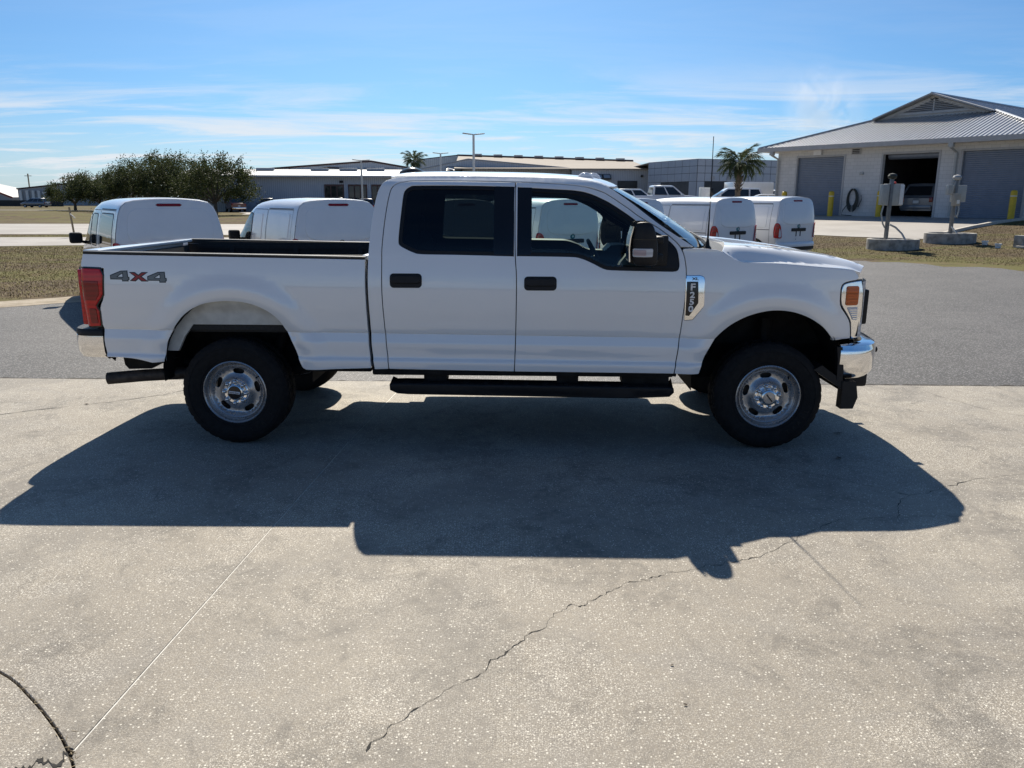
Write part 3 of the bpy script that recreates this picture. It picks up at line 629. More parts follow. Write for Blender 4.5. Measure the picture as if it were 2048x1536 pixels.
    m_ = MB(); m_.prism([(2.943, 1.44), (2.938, 1.53), (2.944, 1.60), (2.962, 1.68), (2.956, 1.68), (2.936, 1.60), (2.930, 1.53), (2.935, 1.44)], sd * 1.10, sd * 1.28, 'XZ'); m_.build('mirror_glass', 'chrome', mr)
    panel('turn_signal', rrect(2.960, 1.478, 3.094, 1.529, .006, 2), lambda u, v: (u, -1.305 + .05 * ((u - 3.045) / .1) ** 2, v), 'headlamp_lens', mr, mirror=mi, g=.03, r=.004, dep=.02, inset=0)
    panel('signal_lens', rrect(2.966, 1.486, 3.045, 1.521, .004, 2), lambda u, v: (u, -1.309 + .05 * ((u - 3.045) / .1) ** 2, v), 'lens_pink', mr, mirror=mi, g=.03, r=.002, dep=.01, inset=0)
    panel('shell_seam', [(2.948, 1.592), (3.138, 1.590), (3.138, 1.594), (2.948, 1.596)], lambda u, v: (u, -1.3015 + .05 * ((u - 3.045) / .1) ** 2, v), 'black_gloss', mr, mirror=mi, g=.03, inset=0, lip=False)
    for z_ in (1.465, 1.585):
        m_ = MB(); m_.box((3.155, sd * 1.08, z_), (.055, .24, .05), r=.012); m_.build('mirror_arm', 'black_plastic', mr)
    m_ = MB(); m_.box((3.20, sd * .975, 1.50), (.10, .05, .22), r=.015); m_.build('mirror_mount', 'black_plastic', mr)
    panel('sail_trim', [(3.14, 1.375), (3.32, 1.372), (3.325, 1.43), (3.305, 1.50), (3.25, 1.56), (3.14, 1.63)], SD(.002), 'black_plastic', truck, mirror=mi, g=.06, r=.004, dep=.03, inset=0)
    # fender lower rear filler and front air-dam end
    m_ = MB(); m_.prism([(4.597, .540), (4.700, .538), (4.722, .418), (4.694, .330), (4.600, .328), (4.603, .47)], sd * .99, sd * .90, 'XZ'); m_.prism([(4.38, .625), (4.60, .480), (4.60, .545), (4.44, .66)], sd * .98, sd * .80, 'XZ'); m_.build('air_dam', 'black_plastic', truck)

# bonnet
_crease = itp([3.60, 3.63, 3.70, 3.778, 4.076, 4.373, 4.606, 4.66, 4.70, 4.90], [1.508, 1.505, 1.464, 1.425, 1.411, 1.388, 1.366, 1.352, 1.335, 1.27])
_top = itp([3.55, 3.788, 4.0, 4.241, 4.485, 4.648, 4.773, 4.849, 4.90, 4.93], [1.535, 1.531, 1.516, 1.489, 1.454, 1.424, 1.386, 1.349, 1.300, 1.25])
def Wcr(x): return W(x, _crease(x)) - .002
def hoodz(x, y):
    a = abs(y); zc_ = _crease(x); zt = _top(x); t = Wcr(x) - a; k = S01((x - 3.76) / .75); lw = .012 + .10 * k; zl = zc_ + .010 * k + .002
    zt = max(zt, zc_ + .002); zl = min(zl, zt)
    if t < lw: return zc_ + (zl - zc_) * max(t, -.05) / lw
    q = (t - lw) / .13
    if q < 1: return zl + (zt - .006 - zl) * (q * (2 - q) * .75 + .25 * S01(q))
    return zt - .006 + .016 * S01((t - lw - .13) / .42) - .012 * S01((t - lw - .34) / .12) * S01((x - 3.7) / .2) + .006
edge = [(x, -1.0) for x in np.arange(3.645, 4.66, .07)] + [(4.665, -1.0), (4.70, -.94), (4.755, -.85), (4.80, -.76), (4.83, -.68), (4.875, -.48), (4.90, -.24), (4.905, 0)]
rear = [(3.80, 0), (3.785, -.3), (3.74, -.62), (3.69, -.85)]
half = rear + edge
hood_out = half + [(x, -y) for x, y in half[::-1] if abs(y) > 1e-6]
panel('bonnet', clean(hood_out), lambda u, v: (u, v * Wcr(u), hoodz(u, v * Wcr(u))), 'paint', truck, g=.0125, gu=.045, r=.003, dep=.05, inset=.005)
# cowl with wipers and aerial
m_ = MB(); m_.grid([[(x, y, 1.495 + .03 * (1 - (y / .9) ** 2) - .03 * (x - 3.6)) for x in (3.40 + .14 * (1 - (y / .95) ** 2), 3.55 + .1 * (1 - (y / .95) ** 2), 3.70 + .12 * (1 - (y / .95) ** 2))] for y in np.linspace(-.93, .93, 13)])
m_.build('cowl', 'black_plastic', truck)
m_ = MB(); m_.tube([(3.58, -.62, 1.555), (3.545, -.30, 1.60), (3.57, .05, 1.60)], .012, 6); m_.tube([(3.575, -.78, 1.535), (3.58, -.62, 1.555)], .02, 6); m_.tube([(3.60, 0, 1.58), (3.56, .35, 1.60), (3.53, .68, 1.58)], .012, 6); m_.build('wiper', 'black_plastic', truck)
an = part('aerial', truck, (3.555, -.885, 1.505))
m_ = MB(); m_.lathe([(.030, -.01), (.030, .012), (.016, .03), (.010, .07)], 12, axis='Z'); m_.build('aerial_base', 'black_plastic', an)
m_ = MB(); m_.tube([(0, 0, .06), (0, 0, .15), (.002, 0, .30), (-.002, 0, .795)], [.008, .0065, .0035, .0028], 6); m_.build('mast', 'black_plastic', an)
# roof skin
_crn = itp([1.12, 1.165, 1.21, 1.313, 1.565, 2.03, 2.326, 2.46, 2.684, 2.831, 2.905, 2.955], [1.95, 2.010, 2.042, 2.060, 2.066, 2.063, 2.057, 2.050, 2.034, 2.013, 1.989, 1.957])
_dit = itp([1.12, 1.20, 1.28, 1.707, 2.173, 2.515, 2.685, 2.753, 2.828, 2.96], [1.955, 2.008, 2.026, 2.030, 2.023, 2.012, 1.996, 1.980, 1.950, 1.90])
def roofS(u, v):
    yd = Wc(min(u, 2.83), _dit(u)) - .004; q = min(1.0, abs(v) / yd); return (u, v, _dit(u) + (_crn(u) - _dit(u)) * (1 - q ** 2.6) + .010 * S01((1 - q) / .06) * S01((2.9 - u) / .2))
hf = [(2.955, 0), (2.95, -.2), (2.93, -.45), (2.885, -.66), (2.835, -.765)] + [(x, -(Wc(x, _dit(x)) - .006)) for x in np.arange(2.72, 1.25, -.12)] + [(1.205, -.70), (1.175, -.55), (1.165, -.3), (1.162, 0)]
panel('roof', clean(hf + [(x, -y) for x, y in hf[::-1] if abs(y) > 1e-6]), roofS, 'paint', truck, g=.05, r=.004, dep=.03, inset=.004)
m_ = MB(); m_.grid([[(x, y, _dit(x) - .035 + .015 * (1 - (y / .75) ** 2)) for y in np.linspace(-.74, .74, 9)] for x in (1.16, 1.4, 1.9, 2.4, 2.7, 2.84)]); m_.build('headliner', 'headliner', truck)
# windscreen
def wsS(u, v):   # u: y across (-1..1), v: 0 bottom .. 1 top
    b = Vector((3.455 + .235 * (1 - u * u), .925 * u, 1.520 + .0 * u)); t = Vector((2.835 + .112 * (1 - u * u), .770 * u, 1.947 + .012 * (1 - u * u)))
    p = b.lerp(t, v); bl = math.sin(PI * v) * .022; return (p.x + bl * .6, p.y, p.z + bl * .8)
m_ = MB(); m_.grid([[wsS(u, v) for u in np.linspace(-1, 1, 25)] for v in np.linspace(0, 1, 13)]); m_.build('windscreen', 'glass_wind', truck, 60)
for s_ in (-1, 1):
    m_ = MB(); m_.box((1.058, s_ * .90, 1.01), (.05, .05, .80)); m_.build('gap_shade_strip', 'chassis', truck)  # near-black strip added between cab and bed, stands in for the gap's shade
# cab back
m_ = MB(); rows = []
for z in (.6, 1.0, 1.44, 1.46): rows.append([(1.085, y, z) for y in (-.96, -.5, 0, .5, .96)])
m_.grid(rows); m_.build('cab_back', 'paint', truck)
for a, b, c, d in ((-.93, -.60, 1.46, 1.95), (.60, .93, 1.46, 1.95), (-.69, .69, 1.90, 1.995)):
    m_ = MB(); k0 = .04 if b - a < 1 else 0; kk = (c - 1.46) * .16
    m_.add([(1.09, a + (k0 if a < 0 else 0), c), (1.09, b, c), (1.165, b - (.17 if b > .8 and k0 else 0), d), (1.165, a + (.17 if a < -.8 and k0 else 0), d)], [(0, 1, 2, 3)]); m_.build('cab_back_frame', 'paint', truck)
m_ = MB(); m_.add([(1.095, -.62, 1.45), (1.095, .62, 1.45), (1.15, .62, 1.91), (1.15, -.62, 1.91)], [(0, 1, 2, 3)]); m_.build('rear_window', 'glass_tint', truck)
# roof marker lamps and rear roof pod
for y_ in (-.60, -.20, 0, .20, .60):
    x_ = 2.745 - .10 * (y_ / .6) ** 2 + .02; z_ = roofS(x_, y_)[2]
    m_ = MB(); m_.lathe([(.001, .036), (.018, .032), (.032, .018), (.042, .0), (.046, -.012)], 14, (0, 0, 0), 'Z'); o_ = m_.build('marker_lamp', 'lens_white', truck, 60); o_.location = (x_, y_, z_); o_.scale = (1.45, .75, 1)
m_ = MB(); rows = []
for i in range(9):
    t = i / 8; h = .085 * math.sin(PI * min(1, .18 + t * .85)) * (1 - .25 * t); w_ = .12 * (1 - .4 * t)
    rows.append([(1.17 + .27 * t, y * w_, 2.040 + h * (1 - abs(y) ** 2.5)) for y in np.linspace(-1, 1, 9)])
m_.grid(rows); m_.add(rows[0], [tuple(range(9))]); m_.build('roof_pod', 'black_gloss', truck, 50)

# bed interior, tailgate, rear bumper
bi = part('bed_interior', truck)
m_ = MB(); m_.box((0, 0, .87), (2.10, 1.66, .03)); m_.build('bed_floor', 'bedliner', bi)
for k in range(12):
    m_ = MB(); m_.box((0, -.72 + k * .131, .892), (2.06, .07, .016), r=.005); m_.build('floor_rib', 'bedliner', bi)
for s_ in (-1, 1):
    m_ = MB(); m_.box((0, s_ * .875, 1.165), (2.09, .03, .57)); m_.box((0, s_ * .87, 1.40), (2.09, .05, .03)); m_.box((.03, s_ * .70, .99), (1.0, .32, .22), r=.06, seg=3); m_.build('bed_wall', 'bedliner', bi)
    for x_ in (-.62, .0, .62):
        m_ = MB(); m_.box((x_, s_ * .852, 1.20), (.045, .02, .44), r=.008); m_.build('bed_stake', 'bedliner', bi)
m_ = MB(); m_.box((1.035, 0, 1.16), (.03, 1.76, .58)); m_.box((1.03, 0, 1.432), (.05, 1.80, .04), r=.01); m_.build('bulkhead', 'paint', bi)
tg = part('tailgate', truck)
m_ = MB(); m_.box((-1.085, 0, 1.17), (.065, 1.53, .57), r=.02, seg=3); m_.box((-1.128, 0, 1.10), (.03, 1.40, .34), r=.014); m_.build('gate_skin', 'paint', tg)
m_ = MB(); m_.box((-1.060, 0, 1.462), (.12, 1.70, .030), r=.012, seg=3); m_.build('gate_cap', 'paint', tg)
m_ = MB(); m_.box((-1.147, 0, 1.36), (.02, .30, .08), r=.01); m_.build('gate_handle', 'black_plastic', tg)
m_ = MB(); m_.box((-1.025, 0, 1.17), (.03, 1.60, .50), r=.01); m_.build('gate_inner', 'bedliner', tg)
def plan_loft(path, prof):
    rows = []
    for i, (x, y) in enumerate(path):
        a = path[max(0, i - 1)]; b = path[min(len(path) - 1, i + 1)]; d = Vector((b[0] - a[0], b[1] - a[1], 0)).normalized(); n = Vector((d.y, -d.x, 0))
        rows.append([(x + n.x * o_, y + n.y * o_, z) for o_, z in prof])
    return rows
rbp = part('rear_bumper', truck)
pth = spl([(-.965, -.99), (-1.08, -.985), (-1.17, -.955), (-1.225, -.88), (-1.26, -.70), (-1.275, -.3), (-1.275, 0)], 4); pth += [(x, -y) for x, y in pth[::-1][1:]]; pth = pth[::-1]
m_ = MB(); m_.grid(plan_loft(pth, [(-.03, .845), (-.004, .842), (0, .80), (-.006, .72), (-.03, .675), (-.06, .668)])); m_.build('bumper_chrome', 'chrome', rbp, 50)
m_ = MB(); m_.grid(plan_loft(pth, [(-.16, .895), (-.012, .893), (-.004, .882), (-.004, .848), (-.03, .84)])); m_.build('bumper_step', 'black_plastic', rbp, 40)
for s_ in (-1, 1):
    m_ = MB(); m_.prism([(-.985, .70), (-.945, .665), (-.935, .80), (-.955, .90), (-.99, .905), (-.975, .80)], s_ * .97, s_ * .90, 'XZ'); m_.build('bumper_end', 'black_plastic', rbp)
# front: grille, bumper
gr = part('grille', truck)
m_ = MB(); m_.box((4.80, 0, 1.06), (.06, 1.20, .36)); m_.build('grille_back', 'grille_black', gr)
gp = [(4.78, -.66), (4.855, -.60), (4.90, -.4), (4.92, 0)]; gp += [(x, -y) for x, y in gp[::-1][1:]]
for z_ in (.92, .985, 1.055, 1.125, 1.195):
    m_ = MB(); m_.grid(plan_loft(gp, [(-.05, z_ - .02), (0, z_ - .022), (.005, z_), (0, z_ + .022), (-.05, z_ + .02)])); m_.build('grille_bar', 'black_plastic', gr, 40)
for s_ in (-1, 1):
    m_ = MB(); m_.box((4.835, s_ * .625, 1.055), (.08, .045, .27), r=.015); m_.build('grille_side', 'black_plastic', gr)
fb = part('front_bumper', truck)
pth = spl([(4.565, -.985), (4.66, -.983), (4.765, -.955), (4.85, -.88), (4.93, -.70), (4.985, -.35), (5.0, 0)], 4); pth += [(x, -y) for x, y in pth[::-1][1:]]
m_ = MB(); m_.grid(plan_loft(pth, [(-.10, .822), (-.035, .820), (-.008, .808), (0, .776), (.004, .765), (.002, .70), (-.004, .61), (-.012, .590), (-.05, .555), (-.08, .545)])); m_.build('bumper_chrome', 'chrome', fb, 28)
m_ = MB(); m_.box((4.79, 0, .50), (.22, 1.44, .13), r=.03); m_.build('lower_valance', 'black_plastic', fb, 40)
for s_ in (-1, 1):
    m_ = MB(); m_.prism([(4.535, .80), (4.575, .80), (4.60, .62), (4.60, .54), (4.555, .55), (4.55, .70)], s_ * .985, s_ * .93, 'XZ'); m_.build('bumper_end', 'black_plastic', fb)
    m_ = MB(); m_.tube([(4.93, s_ * .52, .70), (5.03, s_ * .52, .70)], .022, 10); m_.build('tow_hook', 'black_plastic', fb)

# chassis
ch = part('chassis', truck)
for s_ in (-1, 1):
    m_ = MB(); m_.box((1.85, s_ * .44, .66), (5.6, .08, .17), r=.01); m_.build('frame_rail', 'chassis', ch)
    m_ = MB(); m_.tube([(-.72, s_ * .55, .60), (-.35, s_ * .55, .50), (0, s_ * .55, .47), (.35, s_ * .55, .50), (.75, s_ * .55, .60)], .045, 8); m_.build('leaf_spring', 'chassis', ch)
    m_ = MB(); m_.tube([(.15, s_ * .6, .45), (.28, s_ * .5, .85)], .04, 8); m_.build('shock_absorber', 'chassis', ch); m_ = MB(); m_.tube([(4.1, s_ * .62, .45), (4.12, s_ * .55, .95)], .05, 8); m_.build('shock_absorber', 'chassis', ch)
for x_ in (0.0, 4.059):
    m_ = MB(); m_.tube([(x_, -.74, .42), (x_, .74, .42)], .06, 10); m_.lathe([(.001, -.17), (.11, -.13), (.17, 0), (.11, .13), (.001, .17)], 14, (x_, .12 if x_ < 1 else .35, .42), 'X'); m_.build('axle', 'chassis', ch)
m_ = MB(); m_.box((1.95, .30, .60), (1.5, .55, .26), r=.05); m_.build('fuel_tank', 'chassis', ch)
m_ = MB(); m_.box((3.0, 0, .62), (.9, .42, .26), r=.06); m_.tube([(.12, .12, .44), (2.6, .05, .60)], .045, 10); m_.build('gearbox', 'chassis', ch)
for x_ in (-.85, .65, 1.5, 2.6, 3.4, 4.5):
    m_ = MB(); m_.box((x_, 0, .64), (.09, .9, .09), r=.01); m_.build('crossmember', 'chassis', ch)
m_ = MB(); m_.box((-.82, .05, .60), (.62, .55, .18), r=.08, seg=3); m_.build('spare_wheel_carrier', 'rubber', ch)
m_ = MB(); m_.prism([(-.94, .68), (-.60, .66), (-.50, .64), (-.62, .60), (-.72, .55), (-.90, .545), (-.93, .58)], -.70, -.78, 'XZ'); m_.build('hitch_bracket', 'chassis', ch)
m_ = MB(); m_.box((-.25, -.72, .60), (.12, .10, .14), r=.02); m_.build('spring_hanger', 'rusty_steel', ch)
ex = part('exhaust', truck)
m_ = MB(); m_.tube([(-1.065, -.80, .472), (-.80, -.77, .492), (-.46, -.73, .507), (-.2, -.60, .53), (.3, -.36, .66), (1.0, -.34, .60)], .048, 16, cap=False); m_.build('tailpipe', 'rusty_steel', ex, 60)
m_ = MB(); m_.tube([(-1.063, -.80, .472), (-.98, -.79, .479)], .044, 16); m_.build('pipe_bore', 'crack_dark', ex)

# wheels
tyre_prof = [(.236, -.098), (.245, -.120), (.275, -.134), (.325, -.139), (.362, -.137), (.386, -.128), (.402, -.113), (.4155, -.103), (.418, -.085), (.4085, -.083), (.4085, -.070), (.419, -.068), (.420, -.040), (.410, -.038), (.410, -.026), (.4205, -.024), (.4205, .024)]
tyre_prof += [(a, -b) for a, b in tyre_prof[::-1]]
def tread(i, j):
    n_ = len(tyre_prof); i = min(i, n_ - 1 - i); ph = (j + (0 if i % 2 else 2)) % 5
    if i in (5, 6, 7, 8): return -.0075 if ph == 0 else 0.0
    if i in (11, 12): return -.007 if (j + 2) % 5 == 0 else 0
    if i in (15, 16): return -.006 if (j + 1) % 5 == 0 else 0
    return 0
def wheel(loc, sd, turn, front):
    """sd=-1 faces -Y"""
    w = part('wheel', truck, loc, (0, turn, 0 if sd < 0 else PI))
    m_ = MB(); m_.lathe([(a if a < .3 else .3 + (a - .3) * .915, b) for a, b in tyre_prof], 150, mod=tread); ty = m_.build('tyre', 'rubber', w, 30)
    m_ = MB(); m_.lathe([(.346, -.1385), (.348, -.1405), (.352, -.1405), (.354, -.1380)], 72); m_.lathe([(.262, -.129), (.264, -.133), (.270, -.1345), (.272, -.133)], 72); m_.build('sidewall_ring', 'rubber', w, 40)
    for k, ch_ in enumerate('TRAIL'):
        a = R(-62 + 9.5 * k); q = .312
        mt_ = Matrix.Translation((q * math.cos(a), -.1385, q * math.sin(a))) @ Matrix.Rotation(-a - R(90) + PI, 4, 'Y') @ Matrix.Rotation(R(90), 4, 'X') if False else Matrix.Rotation(-(a - R(-90)), 4, 'Y') @ Matrix.Translation((0, -.1385, -q)) @ Matrix.Rotation(R(90), 4, 'X')
        text_mesh('sidewall_letter', ch_, .040, 'black_plastic', w, mt_, .0018, .0006)
    m_ = MB(); m_.lathe([(.238, -.096), (.2455, -.112), (.2445, -.121), (.238, -.124), (.231, -.119), (.2285, -.105), (.224, -.088), (.214, -.078), (.2045, -.072), (.2035, .09), (.225, .10), (.24, .11)], 72); m_.build('rim', 'steel_wheel', w, 50)
    _dp = itp([0, .075, .088, .100, .118, .150, .178, .190, .200, .206], [-.098, -.098, -.094, -.080, -.064, -.052, -.054, -.068, -.080, -.084])
    def dS(u, v): return (u, _dp(math.hypot(u, v)), v)
    cir = [(.2055 * math.cos(2 * PI * k / 72), .2055 * math.sin(2 * PI * k / 72)) for k in range(72)]
    hs = []
    for k in range(5):
        a0 = R(90 + 72 * k); h_ = []
        for j in range(20):
            t = 2 * PI * j / 20; rr_ = .157 + .0215 * math.sin(t); aa = a0 + .285 * math.copysign(abs(math.cos(t)) ** .62, math.cos(t)); h_.append((rr_ * math.cos(aa), rr_ * math.sin(aa)))
        hs.append(h_)
    panel('disc', cir, dS, 'steel_wheel', w, holes=hs, g=.02, r=.002, dep=.012, inset=0)
    m_ = MB(); m_.lathe([(.001, .02), (.19, .02), (.19, .03)], 40); m_.lathe([(.02, .05), (.165, .05), (.165, .015), (.06, .0)], 40); m_.build('brake_disc', 'rusty_steel', w)
    hub = MB(); hub.lathe([(.001, -.150), (.050, -.149), (.058, -.144), (.061, -.132), (.0615, -.100), (.07, -.096)] if front else [(.001, -.128), (.052, -.127), (.060, -.122), (.064, -.108), (.068, -.098)], 40); hub.build('hub', 'lug', w, 40)
    m_ = MB(); m_.lathe([(.001, -.1525), (.044, -.1515), (.048, -.147)] if front else [(.001, -.1305), (.049, -.1295), (.054, -.124)], 36); m_.build('hub_cap', 'steel_wheel' if front else 'black_gloss', w, 40)
    m_ = MB(); m_.lathe([(.070, -.0985), (.088, -.0995), (.096, -.093), (.100, -.084)], 48); m_.build('hub_ring', 'chrome', w, 40)
    if front:
        m_ = MB(); m_.box((0, -.1535, 0), (.010, .004, .07), rot=Matrix.Rotation(R(-35), 3, 'Y'), r=.002); m_.build('hub_mark', 'black_plastic', w)
    else:
        m_ = MB(); m_.box((0, -.131, 0), (.086, .006, .020), r=.003); m_.build('hub_plate', 'lens_silver', w)
        text_mesh('hub_letters', 'Super Duty', .0125, 'black_gloss', w, Matrix.Translation((0, -.1345, 0)) @ Matrix.Rotation(R(90), 4, 'X'), .0006, .0003, 1.2)
    for k in range(8):
        a = 2 * PI * k / 8 + R(9 if front else 2)
        m_ = MB(); m_.lathe([(.001, -.138), (.008, -.1365), (.0140, -.130), (.0150, -.112), (.0185, -.110), (.019, -.095)], 10, (.0835 * math.cos(a), 0, .0835 * math.sin(a))); m_.build('lug_nut', 'lug', w, 50)
    m_ = MB(); a = R(40); m_.tube([(.212 * math.cos(a), -.080, .212 * math.sin(a)), (.200 * math.cos(a), -.112, .200 * math.sin(a))], .005, 6); m_.build('valve', 'rubber', w)
    return w
wheel((0, -.853, .4105), -1, R(6), False); wheel((4.059, -.853, .4105), -1, R(-4), True)
wheel((0, .853, .4105), 1, R(20), False); wheel((4.059, .853, .4105), 1, R(50), True)

# cabin interior
ci = part('cabin', truck)
m_ = MB(); m_.box((2.3, 0, .70), (2.4, 1.84, .06)); m_.build('cabin_floor', 'dash', ci)
m_ = MB(); m_.prism([(3.10, .85), (3.02, 1.02), (3.02, 1.20), (3.08, 1.30), (3.16, 1.37), (3.32, 1.445), (3.52, 1.475), (3.62, 1.40), (3.60, .72), (3.3, .72)], -.90, .90, 'XZ'); m_.build('dashboard', 'dash', ci)
m_ = MB(); m_.prism([(2.90, 1.42), (3.12, 1.40), (3.16, 1.46), (3.05, 1.475), (2.96, 1.47)], .20, .58, 'XZ'); m_.build('instrument_hood', 'dash', ci)
m_ = MB(); m_.box((3.02, 0, 1.16), (.05, .34, .26), r=.02); m_.box((2.75, 0, .92), (.7, .30, .3), r=.03); m_.build('console', 'dash', ci)
sw = part('steering_wheel', ci, (2.86, .40, 1.335), (0, R(62), 0))
m_ = MB(); m_.tube([(.19 * math.cos(2 * PI * k / 32), .19 * math.sin(2 * PI * k / 32), 0) for k in range(33)], .016, 8, cap=False); m_.box((0, 0, -.02), (.10, .13, .05), r=.02)
for a in (0, 90, 180, 270): m_.tube([(.04 * math.cos(R(a)), .04 * math.sin(R(a)), -.02), (.185 * math.cos(R(a)), .185 * math.sin(R(a)), 0)], .014, 6)
m_.tube([(0, 0, -.02), (0, 0, -.30)], .035, 8); m_.v = m_.v; m_.build('wheel_rim', 'dash', sw)
def seat(x, y, w_):
    s_ = part('seat', ci, (x, y, 0))
    m_ = MB(); m_.box((.25, 0, .98), (.54, w_, .16), r=.05, seg=3); m_.build('cushion', 'seat_cloth', s_)
    m_ = MB(); m_.box((-.05, 0, 1.27), (.15, w_ - .02, .58), rot=Matrix.Rotation(R(-12), 3, 'Y'), r=.06, seg=3); m_.build('seat_back', 'seat_cloth', s_)
    for yy in ((0,) if w_ < 1 else (-.5, .5)):
        m_ = MB(); m_.box((-.13, yy, 1.635), (.11, .26, .17), r=.045, seg=3); m_.tube([(-.12, yy - .06, 1.5), (-.13, yy - .06, 1.58)], .008, 6); m_.tube([(-.12, yy + .06, 1.5), (-.13, yy + .06, 1.58)], .008, 6); m_.build('headrest', 'seat_cloth', s_)
seat(2.27, .40, .54); seat(2.27, -.40, .54); seat(1.36, 0, 1.5)
for s_ in (-1, 1):
    m_ = MB(); m_.add([(2.03, s_ * .93, .7), (2.26, s_ * .93, .7), (2.26, s_ * .92, 1.45), (2.21, s_ * .74, 1.97), (2.07, s_ * .74, 1.97), (2.03, s_ * .92, 1.45)], [(0, 1, 2, 5), (5, 2, 3, 4)]); m_.build('pillar_lining', 'dash', ci)
    m_ = MB(); m_.add([(1.12, s_ * .93, 1.40), (1.40, s_ * .93, 1.40), (1.46, s_ * .78, 1.95), (1.16, s_ * .78, 1.95)], [(0, 1, 2, 3)]); m_.build('corner_lining', 'dash', ci)
    m_ = MB(); m_.tube([(3.40, s_ * .90, 1.50), (3.18, s_ * .855, 1.665), (2.97, s_ * .79, 1.815), (2.82, s_ * .745, 1.915)], [.035, .04, .04, .035], 8); m_.build('pillar_cover', 'dash', ci)
m_ = MB(); m_.tube([(2.96, .80, 1.66), (2.93, .78, 1.72), (2.87, .76, 1.77)], .013, 6); m_.build('grab_handle', 'dash', ci)
m_ = MB(); m_.box((2.95, 0, 1.83), (.03, .26, .08), r=.02); m_.build('rear_view_mirror', 'black_plastic', ci)
# ---------------------------------------------------------------- the row of white vans
mat('van_paint', (.80, .80, .80), .40, 0, .02, 3, coat=.9); mat('seam', (.10, .10, .105), .6, 0, .1, 20); mat('teal', (.02, .30, .34), .3, 0, .2, 60)
mat('wheel_grey', (.42, .43, .44), .35, .6, .1, 12); mat('panel_shade', (.74, .74, .75), .42, 0, .02, 3, coat=.8)
VSEC = [(.76, .40), (.815, .46), (.845, .62), (.862, .90), (.856, 1.10), (.832, 1.30), (.792, 1.50), (.755, 1.64), (.712, 1.74), (.635, 1.808), (.50, 1.844), (.30, 1.862), (.15, 1.87), (0, 1.872)]
_vy = itp([z for _, z in VSEC], [y for y, _ in VSEC])
_vh = itp([0, .15, .5, 1.2, 2.1, 2.55, 2.8, 3.45, 3.7, 4.1, 4.28, 4.36], [1.858, 1.866, 1.872, 1.878, 1.862, 1.80, 1.70, 1.20, 1.10, .99, .86, .70])
def vk(x): return (1.872 - .9) / max(.02, _vh(x) - .9) if _vh(x) > .92 else 40
def Vw(x, z):
    zn = z if z < .9 else min(1.871, .9 + (z - .9) * vk(x))
    return _vy(zn) * (1 - .24 * S01((x - 3.2) / 1.25) ** 1.5)
def vpt(x, i, d=0.0):
    y, z = VSEC[i]; h = _vh(x); z = z if z < .9 else .9 + (z - .9) * (h - .9) / .972
    return (x, y * (1 - .24 * S01((x - 3.2) / 1.25) ** 1.5), min(z, h) if h < .9 else z)
def xr(y, z): return .10 * (abs(y) / .86) ** 5 + .11 * max(0, (z - 1.12) / .75) ** 1.7
def VR(d=0.0): return lambda u, v: (xr(u, v) - d, -u, v)
def VS(d=0.0): return lambda u, v: (u, -(Vw(u, v) + d), v)
def small_wheel(parent, loc, r, w, flip, hubm='wheel_grey'):
    q = part('wheel', parent, loc, (0, 0, PI if flip else 0)); k = r / .32
    m = MB(); m.lathe([(r * .64, -w * .42), (r * .70, -w * .5), (r * .88, -w * .5), (r * .96, -w * .44), (r, -w * .32), (r, w * .32), (r * .96, w * .5), (r * .6, w * .5)], 36); m.build('tyre', 'rubber', q, 40)
    m = MB(); m.lathe([(.001, -w * .40), (r * .16, -w * .40), (r * .2, -w * .30), (r * .45, -w * .26), (r * .58, -w * .36), (r * .645, -w * .44), (r * .66, -w * .40)], 30); m.build('rim', hubm, q, 40)
    return q
